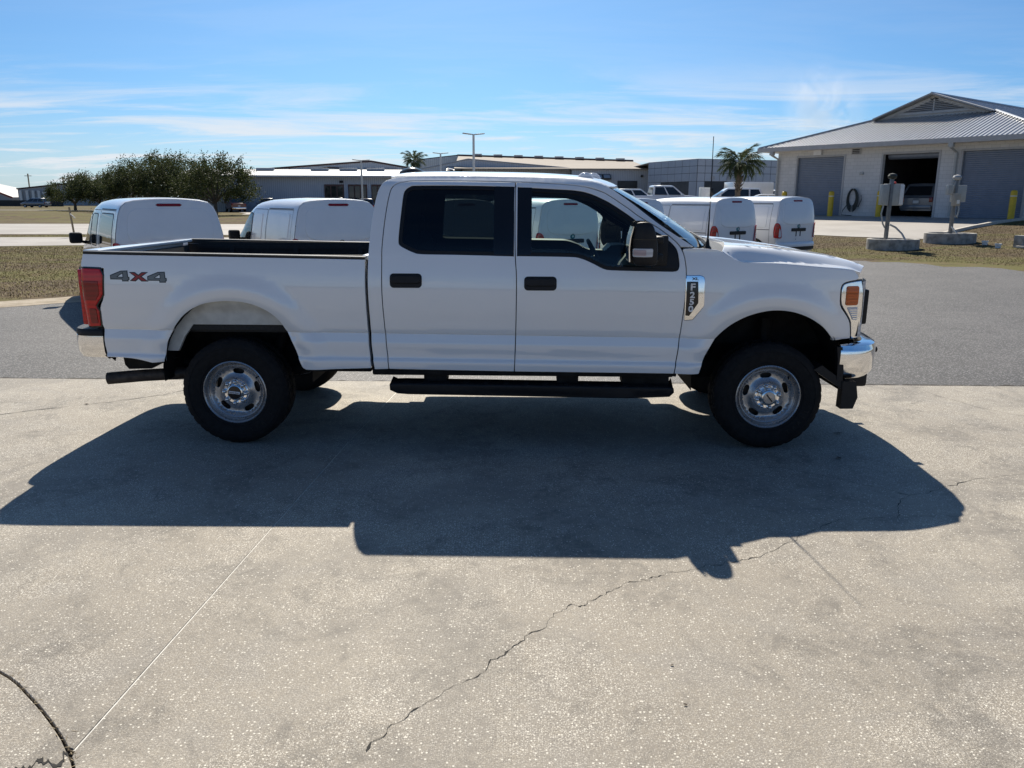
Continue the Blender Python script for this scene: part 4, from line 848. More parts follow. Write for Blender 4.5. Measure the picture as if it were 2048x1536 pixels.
def make_van(name, label, glazed):
    t = thing(name, label, 'van', group='white vans in a row')
    m = MB(); rows = []
    x_list = [None, .16, .4, .8, 1.2, 1.6, 2.0, 2.3, 2.55, 2.8, 3.0, 3.2, 3.45, 3.7, 3.95, 4.12, 4.26, 4.33]
    for x in x_list:
        half = []
        for i, (y, z) in enumerate(VSEC):
            half.append(vpt(x, i) if x is not None else (xr(y, z) + .012, y, z if z < .9 else .9 + (z - .9) * (_vh(0) - .9) / .972))
        rows.append([(a, -b, c) for a, b, c in half] + [(a, b, c) for a, b, c in half[::-1][1:]])
    m.grid(rows); n = len(rows[0]); m.add(rows[-1], [tuple(range(n))])
    m.add([rows[i][j] for i in range(len(rows)) for j in (0, n - 1)], [(2 * i, 2 * i + 2, 2 * i + 3, 2 * i + 1) for i in range(len(rows) - 1)])
    m.build('body', 'van_paint', t, 60)
    out = [(-a, b) for a, b in ((y, z) for y, z in VSEC)] + [(y, z) for y, z in VSEC[::-1][1:]]
    out = [(u, v if v < .9 else .9 + (v - .9) * (_vh(0) - .9) / .972) for u, v in out]
    panel('rear_body', out, VR(), 'van_paint', t, g=.08, r=.014, dep=.05, inset=.014)
    door = [(-.72, .62)] + spl([(-.80, .95), (-.795, 1.15), (-.76, 1.42), (-.705, 1.64), (-.635, 1.745)], 3) + spl([(-.40, 1.803), (0, 1.815), (.40, 1.803)], 3) + spl([(.635, 1.745), (.705, 1.64), (.76, 1.42), (.795, 1.15), (.80, .95)], 3) + [(.72, .62)]
    d = panel('tail_door', door, VR(.004), 'van_paint', t, g=.07, r=.005, dep=.012, inset=.005)
    panel('door_gap', [(-.70, .622), (.70, .622), (.70, .632), (-.70, .632)], VR(.0055), 'seam', d, g=.2, inset=0, lip=False)
    blank = spl([(-.62, 1.20), (-.655, 1.30), (-.645, 1.48), (-.61, 1.62), (-.51, 1.695)], 3) + spl([(-.2, 1.705), (.2, 1.705)], 2) + spl([(.51, 1.695), (.61, 1.62), (.645, 1.48), (.655, 1.30), (.62, 1.20)], 3) + spl([(.5, 1.15), (.25, 1.125), (-.25, 1.125), (-.5, 1.15)], 3)
    panel('window_blank', blank, VR(.014), 'van_paint', d, g=.07, r=.012, dep=.014, inset=.004)
    panel('brake_lamp', [(-.20, 1.757), (-.17, 1.738), (.17, 1.738), (.20, 1.757), (.17, 1.776), (-.17, 1.776)], VR(.012), 'lens_red_dark', t, g=.1, r=.004, dep=.02, inset=0)
    panel('plate_bar', rrect(-.30, .955, .30, 1.022, .012, 2), VR(.03), 'black_plastic', t, g=.15, r=.01, dep=.03, inset=0)
    for u in (-.105, .075): panel('strap', [(u, .815), (u + .03, .815), (u + .03, .945), (u, .945)], VR(.012), 'black_plastic', t, g=.1, r=.003, dep=.012, inset=0)
    cir = lambda r, c=1.085: [(r * math.cos(2 * PI * k / 24), c + r * math.sin(2 * PI * k / 24)) for k in range(24)]
    em = panel('emblem', cir(.055), VR(.012), 'teal', t, g=.05, r=.006, dep=.012, inset=0)
    panel('emblem_rim', cir(.055), VR(.019), 'decal_dark', em, holes=[cir(.043)], g=.05, inset=0, lip=False)
    panel('emblem_mark', [(-.027, 1.070), (.027, 1.070), (.018, 1.098), (-.018, 1.098)], VR(.020), 'lens_silver', em, g=.05, inset=0, lip=False)
    m = MB(); m.tube([(-.012, .11, .735), (-.018, .11, .735)], .012, 8); m.build('lock', 'seam', t)
    pb = spl([(.13, -.82), (.06, -.80), (.005, -.70), (-.03, -.4), (-.035, 0)], 3); pb = pb + [(x, -y) for x, y in pb[::-1][1:]]
    m = MB(); m.grid(plan_loft(pb[::-1], [(.0, .66), (.022, .645), (.03, .58), (.026, .535)])); m.build('bumper', 'van_paint', t, 50)
    m = MB(); m.grid(plan_loft(pb[::-1], [(.026, .535), (.022, .45), (-.03, .425)])); m.build('bumper_skirt', 'black_plastic', t, 50)
    for s in (-1, 1):
        mi = s > 0
        lamp = part('tail_lamp', t)
        def LS(dd):
            def f(u, v):        # wraps round the corner: u = distance from the corner, + on the back
                if u >= 0: y = .835 - u; return (xr(y, v) - dd + .0, -y * 1.0, v)
                return (xr(.835, v) - dd - u * 1.0, -(Vw(.15, v) + dd * .5), v)
            return f
        lp = spl([(-.035, .79), (.145, .775), (.155, .86), (.135, .98), (.105, 1.09), (.055, 1.155), (-.01, 1.155), (-.05, 1.06), (-.06, .93)], 3)
        panel('lens', lp, lambda u, v: (xr(min(.86, .862 - u if u > 0 else .862), v) - .016 - min(0, u) * .9, -(min(Vw(.1, v), .872) - max(0, u) + .008), v), 'lens_red', lamp, mirror=mi, g=.03, r=.006, dep=.02, inset=0)
        panel('reverse_lens', [(.085, .80), (.140, .795), (.148, .87), (.128, .98), (.095, 1.03)], lambda u, v: (xr(min(.86, .862 - u), v) - .021, -(min(Vw(.1, v), .872) - max(0, u) + .008), v), 'lens_silver', lamp, mirror=mi, g=.04, r=.003, dep=.006, inset=0)
        for zz in (.90, 1.0, 1.09):
            panel('lens_bar', [(-.02, zz), (.08, zz), (.08, zz + .02), (-.02, zz + .02)], lambda u, v: (xr(min(.86, .862 - u if u > 0 else .862), v) - .021 - min(0, u) * .9, -(min(Vw(.1, v), .872) - max(0, u) + .009), v), 'lens_red_dark', lamp, mirror=mi, g=.04, inset=0, lip=False)
        panel('reflector', [(.03, .53), (.055, .53), (.095, .655), (.075, .66), (.04, .60)], lambda u, v: (xr(.8, v) - .005, -(.845 - u), v), 'lens_red_dark', t, mirror=mi, g=.05, r=.004, dep=.01, inset=0)
        # sides: stamped panels, sliding-door gap, rail, windows
        rear_w = rrect(.42, 1.05, 1.50, 1.60, .06); mid_w = rrect(1.86, 1.06, 2.36, 1.585, .05)
        gm = 'glass_far' if glazed else 'panel_shade'
        for po in (rear_w, mid_w):
            if glazed: panel('side_window', po, VS(.004), 'van_glass', t, mirror=mi, g=.1, r=.004, dep=.01, inset=0); panel('window_seal', offset(po, .022), VS(.002), 'seam', t, holes=[offset(po, -.002)], mirror=mi, g=.2, inset=0, lip=False)
            else: panel('side_stamp', po, VS(.010), 'van_paint', t, mirror=mi, g=.1, r=.010, dep=.012, inset=.004)
        for po in (rrect(1.62, .56, 2.44, 1.665, .05), rrect(.30, .58, 1.60, 1.665, .04)):
            panel('door_gap', offset(po, .004), VS(.0025), 'seam', t, holes=[offset(po, -.005)], mirror=mi, g=.15, inset=0, lip=False)
        panel('slide_rail', [(.30, 1.05 - .07), (1.58, .98), (1.58, .998), (.30, .998)], VS(.004), 'seam', t, mirror=mi, g=.3, inset=0, lip=False)
        panel('roof_gap', [(.32, 1.676), (1.58, 1.676), (1.58, 1.690), (.32, 1.690)], VS(.004), 'seam', t, mirror=mi, g=.3, inset=0, lip=False)
        fw = spl([(2.50, 1.06), (2.47, 1.30), (2.50, 1.56)], 3) + spl([(2.62, 1.575), (2.80, 1.50), (3.02, 1.32), (3.22, 1.12)], 4) + [(3.22, 1.06)]
        fwp = panel('front_window', fw, VS(.005), 'van_glass', t, mirror=mi, g=.08, r=.003, dep=.01, inset=0)
        panel('window_seal', offset(fw, .025), VS(.003), 'black_plastic', t, holes=[offset(fw, -.002)], mirror=mi, g=.2, inset=0, lip=False)
        for hx in (2.52, 1.70):
            m = MB(); m.box((hx + .05, s * (Vw(hx, .93) + .012), .93), (.16, .03, .035), r=.01); m.build('handle', 'black_plastic', t)
        mr = part('mirror', t); m = MB(); m.box((3.0, s * 1.02, 1.14), (.13, .22, .20), r=.05, seg=3); m.build('mirror_shell', 'black_plastic', mr)
        m = MB(); m.tube([(3.05, s * .84, 1.05), (3.02, s * .94, 1.08)], .03, 8); m.build('mirror_arm', 'black_plastic', mr)
        for wx in (.78, 3.45):
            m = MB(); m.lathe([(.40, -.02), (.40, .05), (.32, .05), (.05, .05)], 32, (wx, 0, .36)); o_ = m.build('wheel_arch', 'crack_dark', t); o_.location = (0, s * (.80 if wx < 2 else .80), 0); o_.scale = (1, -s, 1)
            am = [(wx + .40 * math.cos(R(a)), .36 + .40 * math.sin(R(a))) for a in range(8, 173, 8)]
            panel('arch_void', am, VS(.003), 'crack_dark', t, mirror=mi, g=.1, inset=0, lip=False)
            small_wheel(t, (wx, s * .775, .315), .315, .20, s > 0)
    m = MB(); rows = []
    for x in np.linspace(2.74, 3.42, 8):
        hf = [vpt(x, i) for i in range(6, len(VSEC))]; hf = [(a + .006, b * .97, c + .006) for a, b, c in hf]; rows.append([(a, -b, c) for a, b, c in hf] + [(a, b, c) for a, b, c in hf[::-1][1:]])
    m.grid(rows); m.build('windscreen', 'van_glass', t, 60)
    for s in (-1, 1):
        m = MB(); m.box((4.16, s * .56, .84), (.20, .26, .12), r=.04, seg=3); m.build('headlamp', 'lens_silver', t)
    return t
def van_glass_mat():
    m, t, p, o = _base('van_glass'); v = N(t, 'ShaderNodeTexCoord').outputs['Object']
    t.links.new(mixc(t, noise(t, v, 3, 3), (.015, .018, .022), (.028, .032, .036)), p.inputs['Base Color']); p.inputs['Roughness'].default_value = .03; p.inputs['Specular IOR Level'].default_value = .6
van_glass_mat()
VH = math.atan2(.831, -.556) + R(2)
v_glazed = make_van('van', 'white van with glass side windows, leftmost and nearest of the row', True)
v_panel = make_van('van', 'white panel van with a round teal emblem, between the glazed van and the cab', False)
VL = [(-3.10, 14.51, 0, 'white windowless panel van just left of the pickup cab, behind the bed'),
      (-.86, 15.83, 1, 'white panel van seen only through the dark rear side window of the pickup'),
      (1.28, 17.10, -1, 'white panel van seen through the clear front side window of the pickup'),
      (3.00, 18.45, 0, 'white panel van mostly hidden behind the pickup windscreen pillar'),
      (5.72, 20.38, 1, 'white panel van behind the radio aerial, second from the right of its row'),
      (7.81, 21.93, -1, 'white panel van at the right end of the row, next to the grass')]
v_glazed.location = (-5.52, 13.0, -.012); v_glazed.rotation_euler = (0, 0, VH)
for k, (x, y, j, lab) in enumerate(VL):
    o = v_panel if k == 0 else copy_tree(v_panel); o.location = (x, y, (-.012, -.012, 0, .02, .05, .08)[k]); o.rotation_euler = (0, 0, VH + R(.5 * j)); o['label'] = lab
# ---------------------------------------------------------------- the block building with three bays
mat('block_white', (.60, .59, .57), .85, 0, .06, 3, bmp=.2, bs=30); mat('trim_grey', (.40, .40, .40), .6, 0, .06, 4); mat('slat_grey', (.17, .20, .25), .45, .3, .06, 4)
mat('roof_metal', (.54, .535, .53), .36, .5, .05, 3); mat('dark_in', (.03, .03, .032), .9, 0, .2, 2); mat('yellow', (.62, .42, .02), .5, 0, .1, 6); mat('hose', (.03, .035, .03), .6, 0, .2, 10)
mat('steel_grey', (.17, .175, .18), .5, .4, .12, 8); mat('box_grey', (.38, .39, .38), .5, .1, .06, 6); mat('tan_box', (.36, .33, .28), .6, 0, .08, 6); mat('red_cap', (.6, .03, .02), .4, 0, .1, 8)
mat('ring_concrete', (.30, .285, .26), .9, 0, .35, 5, bmp=.4, bs=20); mat('pvc', (.75, .75, .72), .5, 0, .05, 8); mat('lamp_white', (.7, .7, .7), .4, 0, .05, 6)
def f_block(t, p, v):
    br = N(t, 'ShaderNodeTexBrick'); mp_ = N(t, 'ShaderNodeMapping'); mp_.inputs['Rotation'].default_value = (R(90), 0, 0); t.links.new(v, mp_.inputs[0]); t.links.new(mp_.outputs[0], br.inputs[0])
    br.inputs['Scale'].default_value = 1; br.inputs['Brick Width'].default_value = .4; br.inputs['Row Height'].default_value = .2; br.inputs['Mortar Size'].default_value = .008
    br.inputs['Color1'].default_value = (.56, .555, .54, 1); br.inputs['Color2'].default_value = (.61, .60, .585, 1); br.inputs['Mortar'].default_value = (.44, .435, .42, 1)
    st = noise(t, v, .8, 5, .6); t.links.new(mixc(t, ramp(t, st, .5, .8, 0, .25), br.outputs[0], (.45, .43, .40)), p.inputs['Base Color']); p.inputs['Roughness'].default_value = .8; bump(t, p, br.outputs['Fac'], -.3, .01)
ground_mat('block_wall', f_block)
BA = math.atan2(-.795, .607)      # local x along the front wall (left to right), local y into the building
FZ = .97
bld = thing('block_garage', 'white block garage with three bay doors under a ribbed metal hip roof', 'building', (16.38, 50.5, FZ), BA)
WL, WD, WH = 14.5, 24.0, 3.90
doors = [(1.37, 4.40, False), (6.69, 9.72, True), (10.89, 13.95, False)]; DH = 3.34
def wallseg(m, x0, x1, z0, z1, th=.25): m.box(((x0 + x1) / 2, th / 2, (z0 + z1) / 2), (x1 - x0, th, z1 - z0))
m = MB(); xs_ = 0.0
for a, b, _ in doors: wallseg(m, xs_, a, -.6, WH); wallseg(m, a, b, DH, WH); xs_ = b
wallseg(m, xs_, WL, -.6, WH); m.box((.125, WD / 2, WH / 2 - .3), (.25, WD - .5, WH + .6)); m.box((WL - .125, WD / 2, WH / 2 - .3), (.25, WD - .5, WH + .6)); m.box((WL / 2, WD - .125, WH / 2 - .3), (WL, .25, WH + .6))
m.build('wall', 'block_wall', bld, 0)
m = MB(); m.box((WL / 2, WD / 2, -.03), (WL - .5, WD - .5, .06)); m.build('floor', 'kerb_concrete', bld, 0)
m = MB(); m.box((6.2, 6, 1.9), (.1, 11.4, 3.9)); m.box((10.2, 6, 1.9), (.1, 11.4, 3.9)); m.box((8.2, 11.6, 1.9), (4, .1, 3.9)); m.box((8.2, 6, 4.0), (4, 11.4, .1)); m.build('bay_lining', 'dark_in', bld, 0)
for a, b, op in doors:
    for x in (a - .03, b + .03):
        m = MB(); m.box((x, -.012, DH / 2), (.10, .04, DH)); m.build('door_guide', 'trim_grey', bld, 0)
    m = MB(); m.box(((a + b) / 2, -.012, DH + .05), (b - a + .16, .04, .10)); m.build('door_lintel', 'trim_grey', bld, 0)
    if op:
        m = MB(); m.lathe([(.001, a + .1), (.22, a + .1), (.22, b - .1), (.001, b - .1)], 16, (0, .55, DH - .05), 'X'); m.build('door_roll', 'slat_grey', bld); continue
    dr = part('roller_door', bld); n_ = 33
    for k in range(n_):
        z0 = k * DH / n_; m = MB(); h_ = DH / n_
        m.grid([[(x, .13 - q, z0 + w * h_) for x in (a, b)] for w, q in ((0, 0), (.18, .010), (.5, .014), (.82, .010), (1, 0))]); m.build('slat', 'slat_grey', dr, 50)
# roof: hip with a gablet, built as ribbed sheets
OV = .85; EZ = 3.91; PT = .345; GL = 4.785
EX0, EX1 = -OV, WL + OV; EW = EX1 - EX0; gx0, gx1 = EX0 + GL, EX1 - GL; gy = -OV + GL; gz = EZ + GL * PT; cxm = (EX0 + EX1) / 2; rz_ = gz + (gx1 - gx0) / 2 * PT
YB = WD + OV
def sheet(name, fx, x_lo, x_hi, step=.23):
    """ribbed sheet; fx(x) -> (near point, far point) of the slope at station x"""
    rows = []; x = x_lo
    prof = ((0, 0), (.05, .0), (.075, .045), (.105, .045), (.13, 0), (.23, 0))
    while x < x_hi - 1e-6:
        for o_, h_ in prof[:-1]:
            q = min(x + o_, x_hi); a, b = fx(q); rows.append([(a[0], a[1], a[2] + h_), (b[0], b[1], b[2] + h_)])
        x += step
    a, b = fx(x_hi); rows.append([a, b]); m = MB(); m.grid(rows); return m.build(name, 'roof_metal', bld, 0)
def front_fx(x):
    d = max(.001, min(x - EX0, EX1 - x, GL)); return (x, -OV, EZ), (x, -OV + d, EZ + d * PT)
sheet('roof_sheet', front_fx, EX0, EX1)
def side_fx(sgn):
    def f(y):
        d0 = (y + OV); half = EW / 2
        if d0 < GL: d = d0
        else: d = half
        x0 = EX0 if sgn < 0 else EX1; return (x0, y, EZ), (x0 - sgn * d, y, EZ + d * PT)
    return f
for sgn in (-1, 1):
    f = side_fx(sgn); rows = []; y = -OV
    while y < YB:
        for o_, h_ in ((0, 0), (.09, 0), (.12, .035), (.16, .035), (.19, 0)):
            q = min(y + o_, YB); a, b = f(q); rows.append([(a[0], a[1], a[2] + h_), (b[0], b[1], b[2] + h_)])
        y += .45
    m = MB(); m.grid(rows); m.build('roof_sheet', 'roof_metal', bld, 0)
for x0, x1, y0, y1 in ((EX0, gx0, -OV, gy), (EX1, gx1, -OV, gy)):
    m = MB(); m.tube([(x0, y0, EZ + .05), (x1, y1, gz + .05)], .07, 6); m.build('hip_cap', 'roof_metal', bld)
m = MB(); m.tube([(cxm, gy - .5, rz_ + .05), (cxm, YB, rz_ + .05)], .08, 6); m.build('ridge_cap', 'roof_metal', bld)
# gablet
m = MB(); m.add([(gx0, gy, gz), (gx1, gy, gz), (cxm, gy, rz_)], [(0, 1, 2)]); m.build('gablet_wall', 'block_white', bld, 0)
for s in (-1, 1):
    xe = gx0 if s < 0 else gx1
    m = MB(); m.add([(xe, gy - .55, gz - .03), (cxm, gy - .55, rz_ - .0), (cxm, gy + .05, rz_ - .0), (xe, gy + .05, gz - .03), (xe, gy - .55, gz + .05), (cxm, gy - .55, rz_ + .08), (cxm, gy + .05, rz_ + .08), (xe, gy + .05, gz + .05)], [(0, 1, 2, 3), (4, 5, 6, 7), (0, 1, 5, 4)]); m.build('gablet_eave', 'trim_grey', bld, 0)
    d_ = Vector((cxm - xe, 0, rz_ - gz)); L_ = d_.length; ang = math.atan2(d_.z, abs(d_.x)); c_ = Vector(((xe + cxm) / 2, gy - .05, (gz + rz_) / 2 - .16))
    m = MB(); m.box(c_, (L_ * .86, .08, .16), rot=Matrix.Rotation(ang * s, 3, 'Y') if s > 0 else Matrix.Rotation(-ang, 3, 'Y')); m.build('gablet_trim', 'block_white', bld, 0)
m = MB(); m.box((cxm, gy - .05, gz + .20), ((gx1 - gx0) * .66, .08, .12)); m.box((cxm, gy - .06, gz + .55), (.07, .06, .75)); m.build('vent_frame', 'block_white', bld, 0)
m = MB(); m.add([(cxm - 2.2, gy - .02, gz + .22), (cxm + 2.2, gy - .02, gz + .22), (cxm, gy - .02, gz + 1.0)], [(0, 1, 2)]); m.build('vent_void', 'dark_in', bld, 0)
for k in range(7):
    z_ = gz + .29 + k * .095; hw = 2.15 * (1 - (z_ - gz - .22) / .80)
    if hw > .1: m = MB(); m.box((cxm, gy - .06, z_), (2 * hw, .07, .045), rot=Matrix.Rotation(R(30), 3, 'X')); m.build('louvre', 'trim_grey', bld, 0)
for nm, y_ in (('fascia', -OV - .03),):
    m = MB(); m.box((cxm, y_, EZ - .06), (EW + .1, .08, .24)); m.build('fascia', 'trim_grey', bld, 0)
m = MB(); m.box((EX0 - .03, WD / 2, EZ - .06), (.08, WD + 2 * OV, .24)); m.build('fascia', 'trim_grey', bld, 0)
m = MB(); m.box((cxm, WD / 2, EZ - .16), (EW, WD + 2 * OV, .03)); m.build('soffit', 'block_white', bld, 0)
for x_ in (.10, 10.62):
    dp = part('downpipe', bld); m = MB(); m.tube([(x_, -OV, EZ - .1), (x_, -OV, EZ - .38), (x_, -.12, EZ - .62), (x_, -.10, .1)], .07, 8); m.build('pipe', 'box_grey', dp)
    m = MB(); m.box((x_, -OV + .05, EZ - .25), (.26, .22, .28), r=.02); m.build('hopper', 'box_grey', dp)
for x_, z_ in ((2.75, 3.60), (5.1, 3.58)):
    m = MB(); m.box((x_, -.10, z_), (.50, .2, .30), r=.02) if x_ < 4 else m.box((x_, -.03, z_), (.55, .06, .36), r=.01); m.build('wall_lamp' if x_ < 4 else 'wall_vent', 'lamp_white' if x_ < 4 else 'trim_grey', bld)
m = MB(); m.box((5.55, -.04, 2.35), (.20, .08, .16), r=.01); m.build('junction_box', 'box_grey', bld)
for k in range(3):
    m = MB(); m.box((5.1, -.065, 3.48 + k * .09), (.42, .03, .05)); m.build('vent_slat', 'dark_in', bld, 0)
hs = thing('coiled_hose', 'black hose coiled on the white block wall between two bays', 'hose', tuple(bld.location), BA)
for k in range(5):
    m = MB(); rx, rz2 = .22 + .028 * k, .46 + .045 * k; m.tube([(5.15 + rx * math.cos(2 * PI * j / 28) + .02 * k, -.06 - .03 * k, 1.0 - .03 * k + rz2 * math.sin(2 * PI * j / 28)) for j in range(29)], .030, 6, cap=False); m.build('coil', 'hose', hs)
m = MB(); m.tube([(5.4, -.15, .7), (5.6, -.15, .5), (5.75, -.15, .9), (5.72, -.15, 1.15)], .022, 6); m.tube([(4.9, -.15, .6), (4.7, -.2, .3), (4.65, -.2, .05), (5.3, -.25, .02)], .022, 6); m.build('hose_end', 'hose', hs)
def bollard(x, y, lab):
    m = MB(); m.lathe([(.15, 0), (.15, 1.30), (.135, 1.38), (.07, 1.42), (.001, 1.425)], 16, axis='Z'); t = thing('bollard', lab, 'bollard', (x, y, hz(x, y)), group='yellow bollards at the bays'); m.build('post', 'yellow', t)
    m = MB(); m.lathe([(.153, 1.12), (.153, 1.16)], 16, axis='Z'); m.build('band', 'pvc', t)
def bw(s, o): return (16.38 + .607 * s + .795 * o, 50.5 - .795 * s + .607 * o)
bollard(*bw(4.25, -.75), 'yellow bollard to the right of the leftmost bay door'); bollard(*bw(1.15, -.75), 'yellow bollard left of the leftmost bay door, mostly hidden by vans'); bollard(*bw(13.75, -.6), 'yellow bollard at the right edge by the rightmost bay door'); bollard(*bw(6.98, -.45), 'yellow bollard just left of the open bay, behind the utility post')

# ---------------------------------------------------------------- other vehicles: one builder, several shapes
PAINTS = {'white': (.80, .80, .80), 'silver': (.17, .19, .22), 'red': (.13, .008, .010), 'black': (.015, .015, .017), 'grey': (.10, .11, .12), 'brown': (.42, .33, .27), 'blue': (.03, .05, .10)}
for k, c in PAINTS.items(): mat('car_' + k, c, .32, .25 if k in ('silver', 'grey') else 0, .03, 3, coat=1)
KIND = {  # L, half width, [(x, top z, half-width factor)], cabin base/roof x, belt z, roof z, bed range
 'pickup': dict(L=5.85, w=.98, top=[(0, 1.12), (.1, 1.18), (1.9, 1.18), (3.95, 1.16), (4.6, 1.20), (5.4, 1.12), (5.75, 1.0), (5.85, .75)], cab=(1.88, 2.0, 3.5, 4.45), belt=1.18, roof=1.94, bed=(.08, 1.80), wx=(1.15, 4.85)),
 'suv': dict(L=5.1, w=.97, top=[(0, 1.0), (.12, 1.12), (3.3, 1.12), (4.0, 1.10), (4.8, 1.0), (5.02, .85), (5.1, .70)], cab=(.05, .45, 3.0, 3.95), belt=1.10, roof=1.80, bed=None, wx=(.95, 4.05)),
 'sedan': dict(L=4.7, w=.90, top=[(0, .85), (.15, .98), (1.0, 1.0), (3.4, .96), (4.2, .86), (4.6, .72), (4.7, .55)], cab=(.45, 1.25, 2.5, 3.55), belt=.95, roof=1.46, bed=None, wx=(.95, 3.75)),
 'minivan': dict(L=4.9, w=.95, top=[(0, .95), (.12, 1.06), (3.5, 1.06), (4.3, .95), (4.75, .80), (4.9, .60)], cab=(.06, .35, 2.7, 3.95), belt=1.02, roof=1.72, bed=None, wx=(.95, 3.95))}
def vehicle(name, label, cat, kind, paint, x, y, head, group='vehicles parked in the distance', z=None):
    K = KIND[kind]; t = thing(name, label, cat, (x, y, hz(x, y) + .02 if z is None else z), head, group); w = K['w']; pm = 'car_' + paint
    tf = itp([a for a, _ in K['top']], [b for _, b in K['top']]); m = MB(); rows = []; L = K['L']
    xs_ = sorted(set([0, .06, .2, .5, L * .25, L * .4, L * .55, L * .7, L * .8, L * .88, L * .94, L * .98, L] + ([K['bed'][0], K['bed'][1]] if K['bed'] else [])))
    for q in xs_:
        e = 1 - .10 * S01((q - L * .8) / (L * .2)) ** 2 - .05 * S01((.3 - q) / .3) ** 2; h = tf(q)
        hf = [(w * .88 * e, .32), (w * .96 * e, .40), (w * e, .65), (w * .995 * e, .5 * (h + .65)), (w * .96 * e, h - .05), (w * .90 * e, h)]
        rows.append([(q, -a, b) for a, b in hf] + [(q, a, b) for a, b in hf[::-1]])
    n = len(rows[0])
    if K['bed']:
        b0, b1 = K['bed']; m.grid([r_ for r_ in rows], close=False)
        # open the bed: drop the top faces of the bed range
        keep = []
        for fi, f in enumerate(m.f):
            i = fi // (n - 1); j = fi % (n - 1)
            if j == n // 2 - 1 and b0 - 1e-6 <= xs_[i] and xs_[i + 1] <= b1 + 1e-6: continue
            keep.append(f)
        m.f = keep; m.m = [0] * len(keep)
    else: m.grid(rows)
    m.add(rows[0], [tuple(range(n))]); m.add(rows[-1], [tuple(range(n))]); m.build('body', pm, t, 45)
    if K['bed']:
        m = MB(); m.add([(b0, -w * .88, .8), (b1, -w * .88, .8), (b1, w * .88, .8), (b0, w * .88, .8), (b0, -w * .89, 1.16), (b1, -w * .89, 1.16), (b1, w * .89, 1.16), (b0, w * .89, 1.16)], [(0, 1, 2, 3), (0, 1, 5, 4), (2, 3, 7, 6), (1, 2, 6, 5), (0, 3, 7, 4)]); m.build('bed', 'bedliner', t, 0)
    x0, x1, x2, x3 = K['cab']; zb, zr = K['belt'] - .02, K['roof']; wb, wr = w * .93, w * .76
    m = MB(); P = lambda fx, fy, fz: None
    rows = []
    for f in (0, .5, .88, .97, 1.0):
        z_ = zb + (zr - zb) * f; a = x0 + (x1 - x0) * min(1, f * 1.0) + (.06 if f == 1 else 0) + (.02 if f == .97 else 0); b = x3 + (x2 - x3) * f - (.10 if f == 1 else .03 if f == .97 else 0); hw = wb + (wr - wb) * f - (.10 if f == 1 else .03 if f == .97 else 0)
        rows.append([(a, -hw, z_), ((a + b) / 2, -hw - .01, z_ + (.012 if f >= .97 else 0)), (b, -hw, z_), (b + .05 * (1 - f), 0, z_ + (.02 if f == 1 else 0)), (b, hw, z_), ((a + b) / 2, hw + .01, z_ + (.012 if f >= .97 else 0)), (a, hw, z_), (a, 0, z_ + (.02 if f == 1 else 0))])
    m.grid(rows, close=True); m.add(rows[-1], [tuple(range(8))]); m.build('cabin', pm, t, 40)
    def cp(u, f, s, d=.012):      # point on the cabin side: u along 0..1, f up 0..1
        a = x0 + (x1 - x0) * f; b = x3 + (x2 - x3) * f; hw = wb + (wr - wb) * f + d; return (a + (b - a) * u, s * hw, zb + (zr - zb) * f)
    cuts = {'pickup': ((.06, .47), (.51, .93)), 'suv': ((.05, .30), (.33, .60), (.63, .95)), 'sedan': ((.14, .52), (.55, .95)), 'minivan': ((.04, .32), (.35, .62), (.65, .95))}[kind]
    for s in (-1, 1):
        for a, b in cuts:
            m = MB(); m.add([cp(a, .08, s), cp(b, .08, s), cp(b - (.02 if b > .9 else 0), .84, s), cp(a + .01, .84, s)], [(0, 1, 2, 3)]); m.build('side_window', 'van_glass', t, 0)
        m = MB(); m.box((x3 - .35, s * (w + .10), zb + .06), (.12, .20, .15), r=.04); m.build('mirror', pm, t)
        for wx in K['wx']: small_wheel(t, (wx, s * (w - .12), .36 if kind in ('pickup', 'suv') else .32), .36 if kind in ('pickup', 'suv') else .32, .24, s > 0)
        m = MB(); m.box((.02, s * w * .82, K['belt'] - .18), (.10, .20, .26), r=.02); m.build('tail_lamp', 'lens_red_dark', t)
        m = MB(); m.box((L - .08, s * w * .66, tf(L - .1) - .05), (.16, .36, .14), r=.03); m.build('headlamp', 'lens_silver', t)
        for d_ in ((x0 + x3) / 2,):
            m = MB(); m.box((d_, s * (w * .995), .80), (.012, .012, .62)); m.build('door_gap', 'seam', t, 0)
    m = MB(); q = [(x3 + .02, -wb * .9, zb + .06), (x3 + .05, 0, zb + .06), (x3 + .02, wb * .9, zb + .06), (x2 + .07, wr * .92, zr - .08), (x2 + .09, 0, zr - .08), (x2 + .07, -wr * .92, zr - .08)]
    m.add(q, [(0, 1, 4, 5), (1, 2, 3, 4)]); m.build('windscreen', 'van_glass', t, 0)
    m = MB(); m.add([(x0 - .012, -wb * .82, zb + .08), (x0 - .012, wb * .82, zb + .08), (x1 - .05, wr * .86, zr - .10), (x1 - .05, -wr * .86, zr - .10)], [(0, 1, 2, 3)]); m.build('rear_window', 'van_glass', t, 0)
    m = MB(); m.box((-.03, 0, .52), (.14, w * 1.8, .20), r=.04); m.build('rear_bumper', 'chrome' if kind == 'pickup' else pm, t)
    m = MB(); m.box((L - .02, 0, .52), (.14, w * 1.7, .24), r=.04); m.build('front_bumper', 'black_plastic', t)
    m = MB(); m.box((-.03, 0, .80), (.02, .32, .16)); m.build('number_plate', 'pvc', t, 0)
    return t
sx, sy = bw(8.0, 1.6)
vehicle('suv', 'silver sport utility vehicle parked nose-in inside the open bay', 'suv', 'suv', 'silver', sx, sy, BA + R(90), 'vehicles by the block garage', FZ + .0)
vehicle('pickup_truck', 'white crew-cab pickup parked beyond the vans, left of the palm', 'pickup truck', 'pickup', 'white', 8.9, 63.5, R(4))
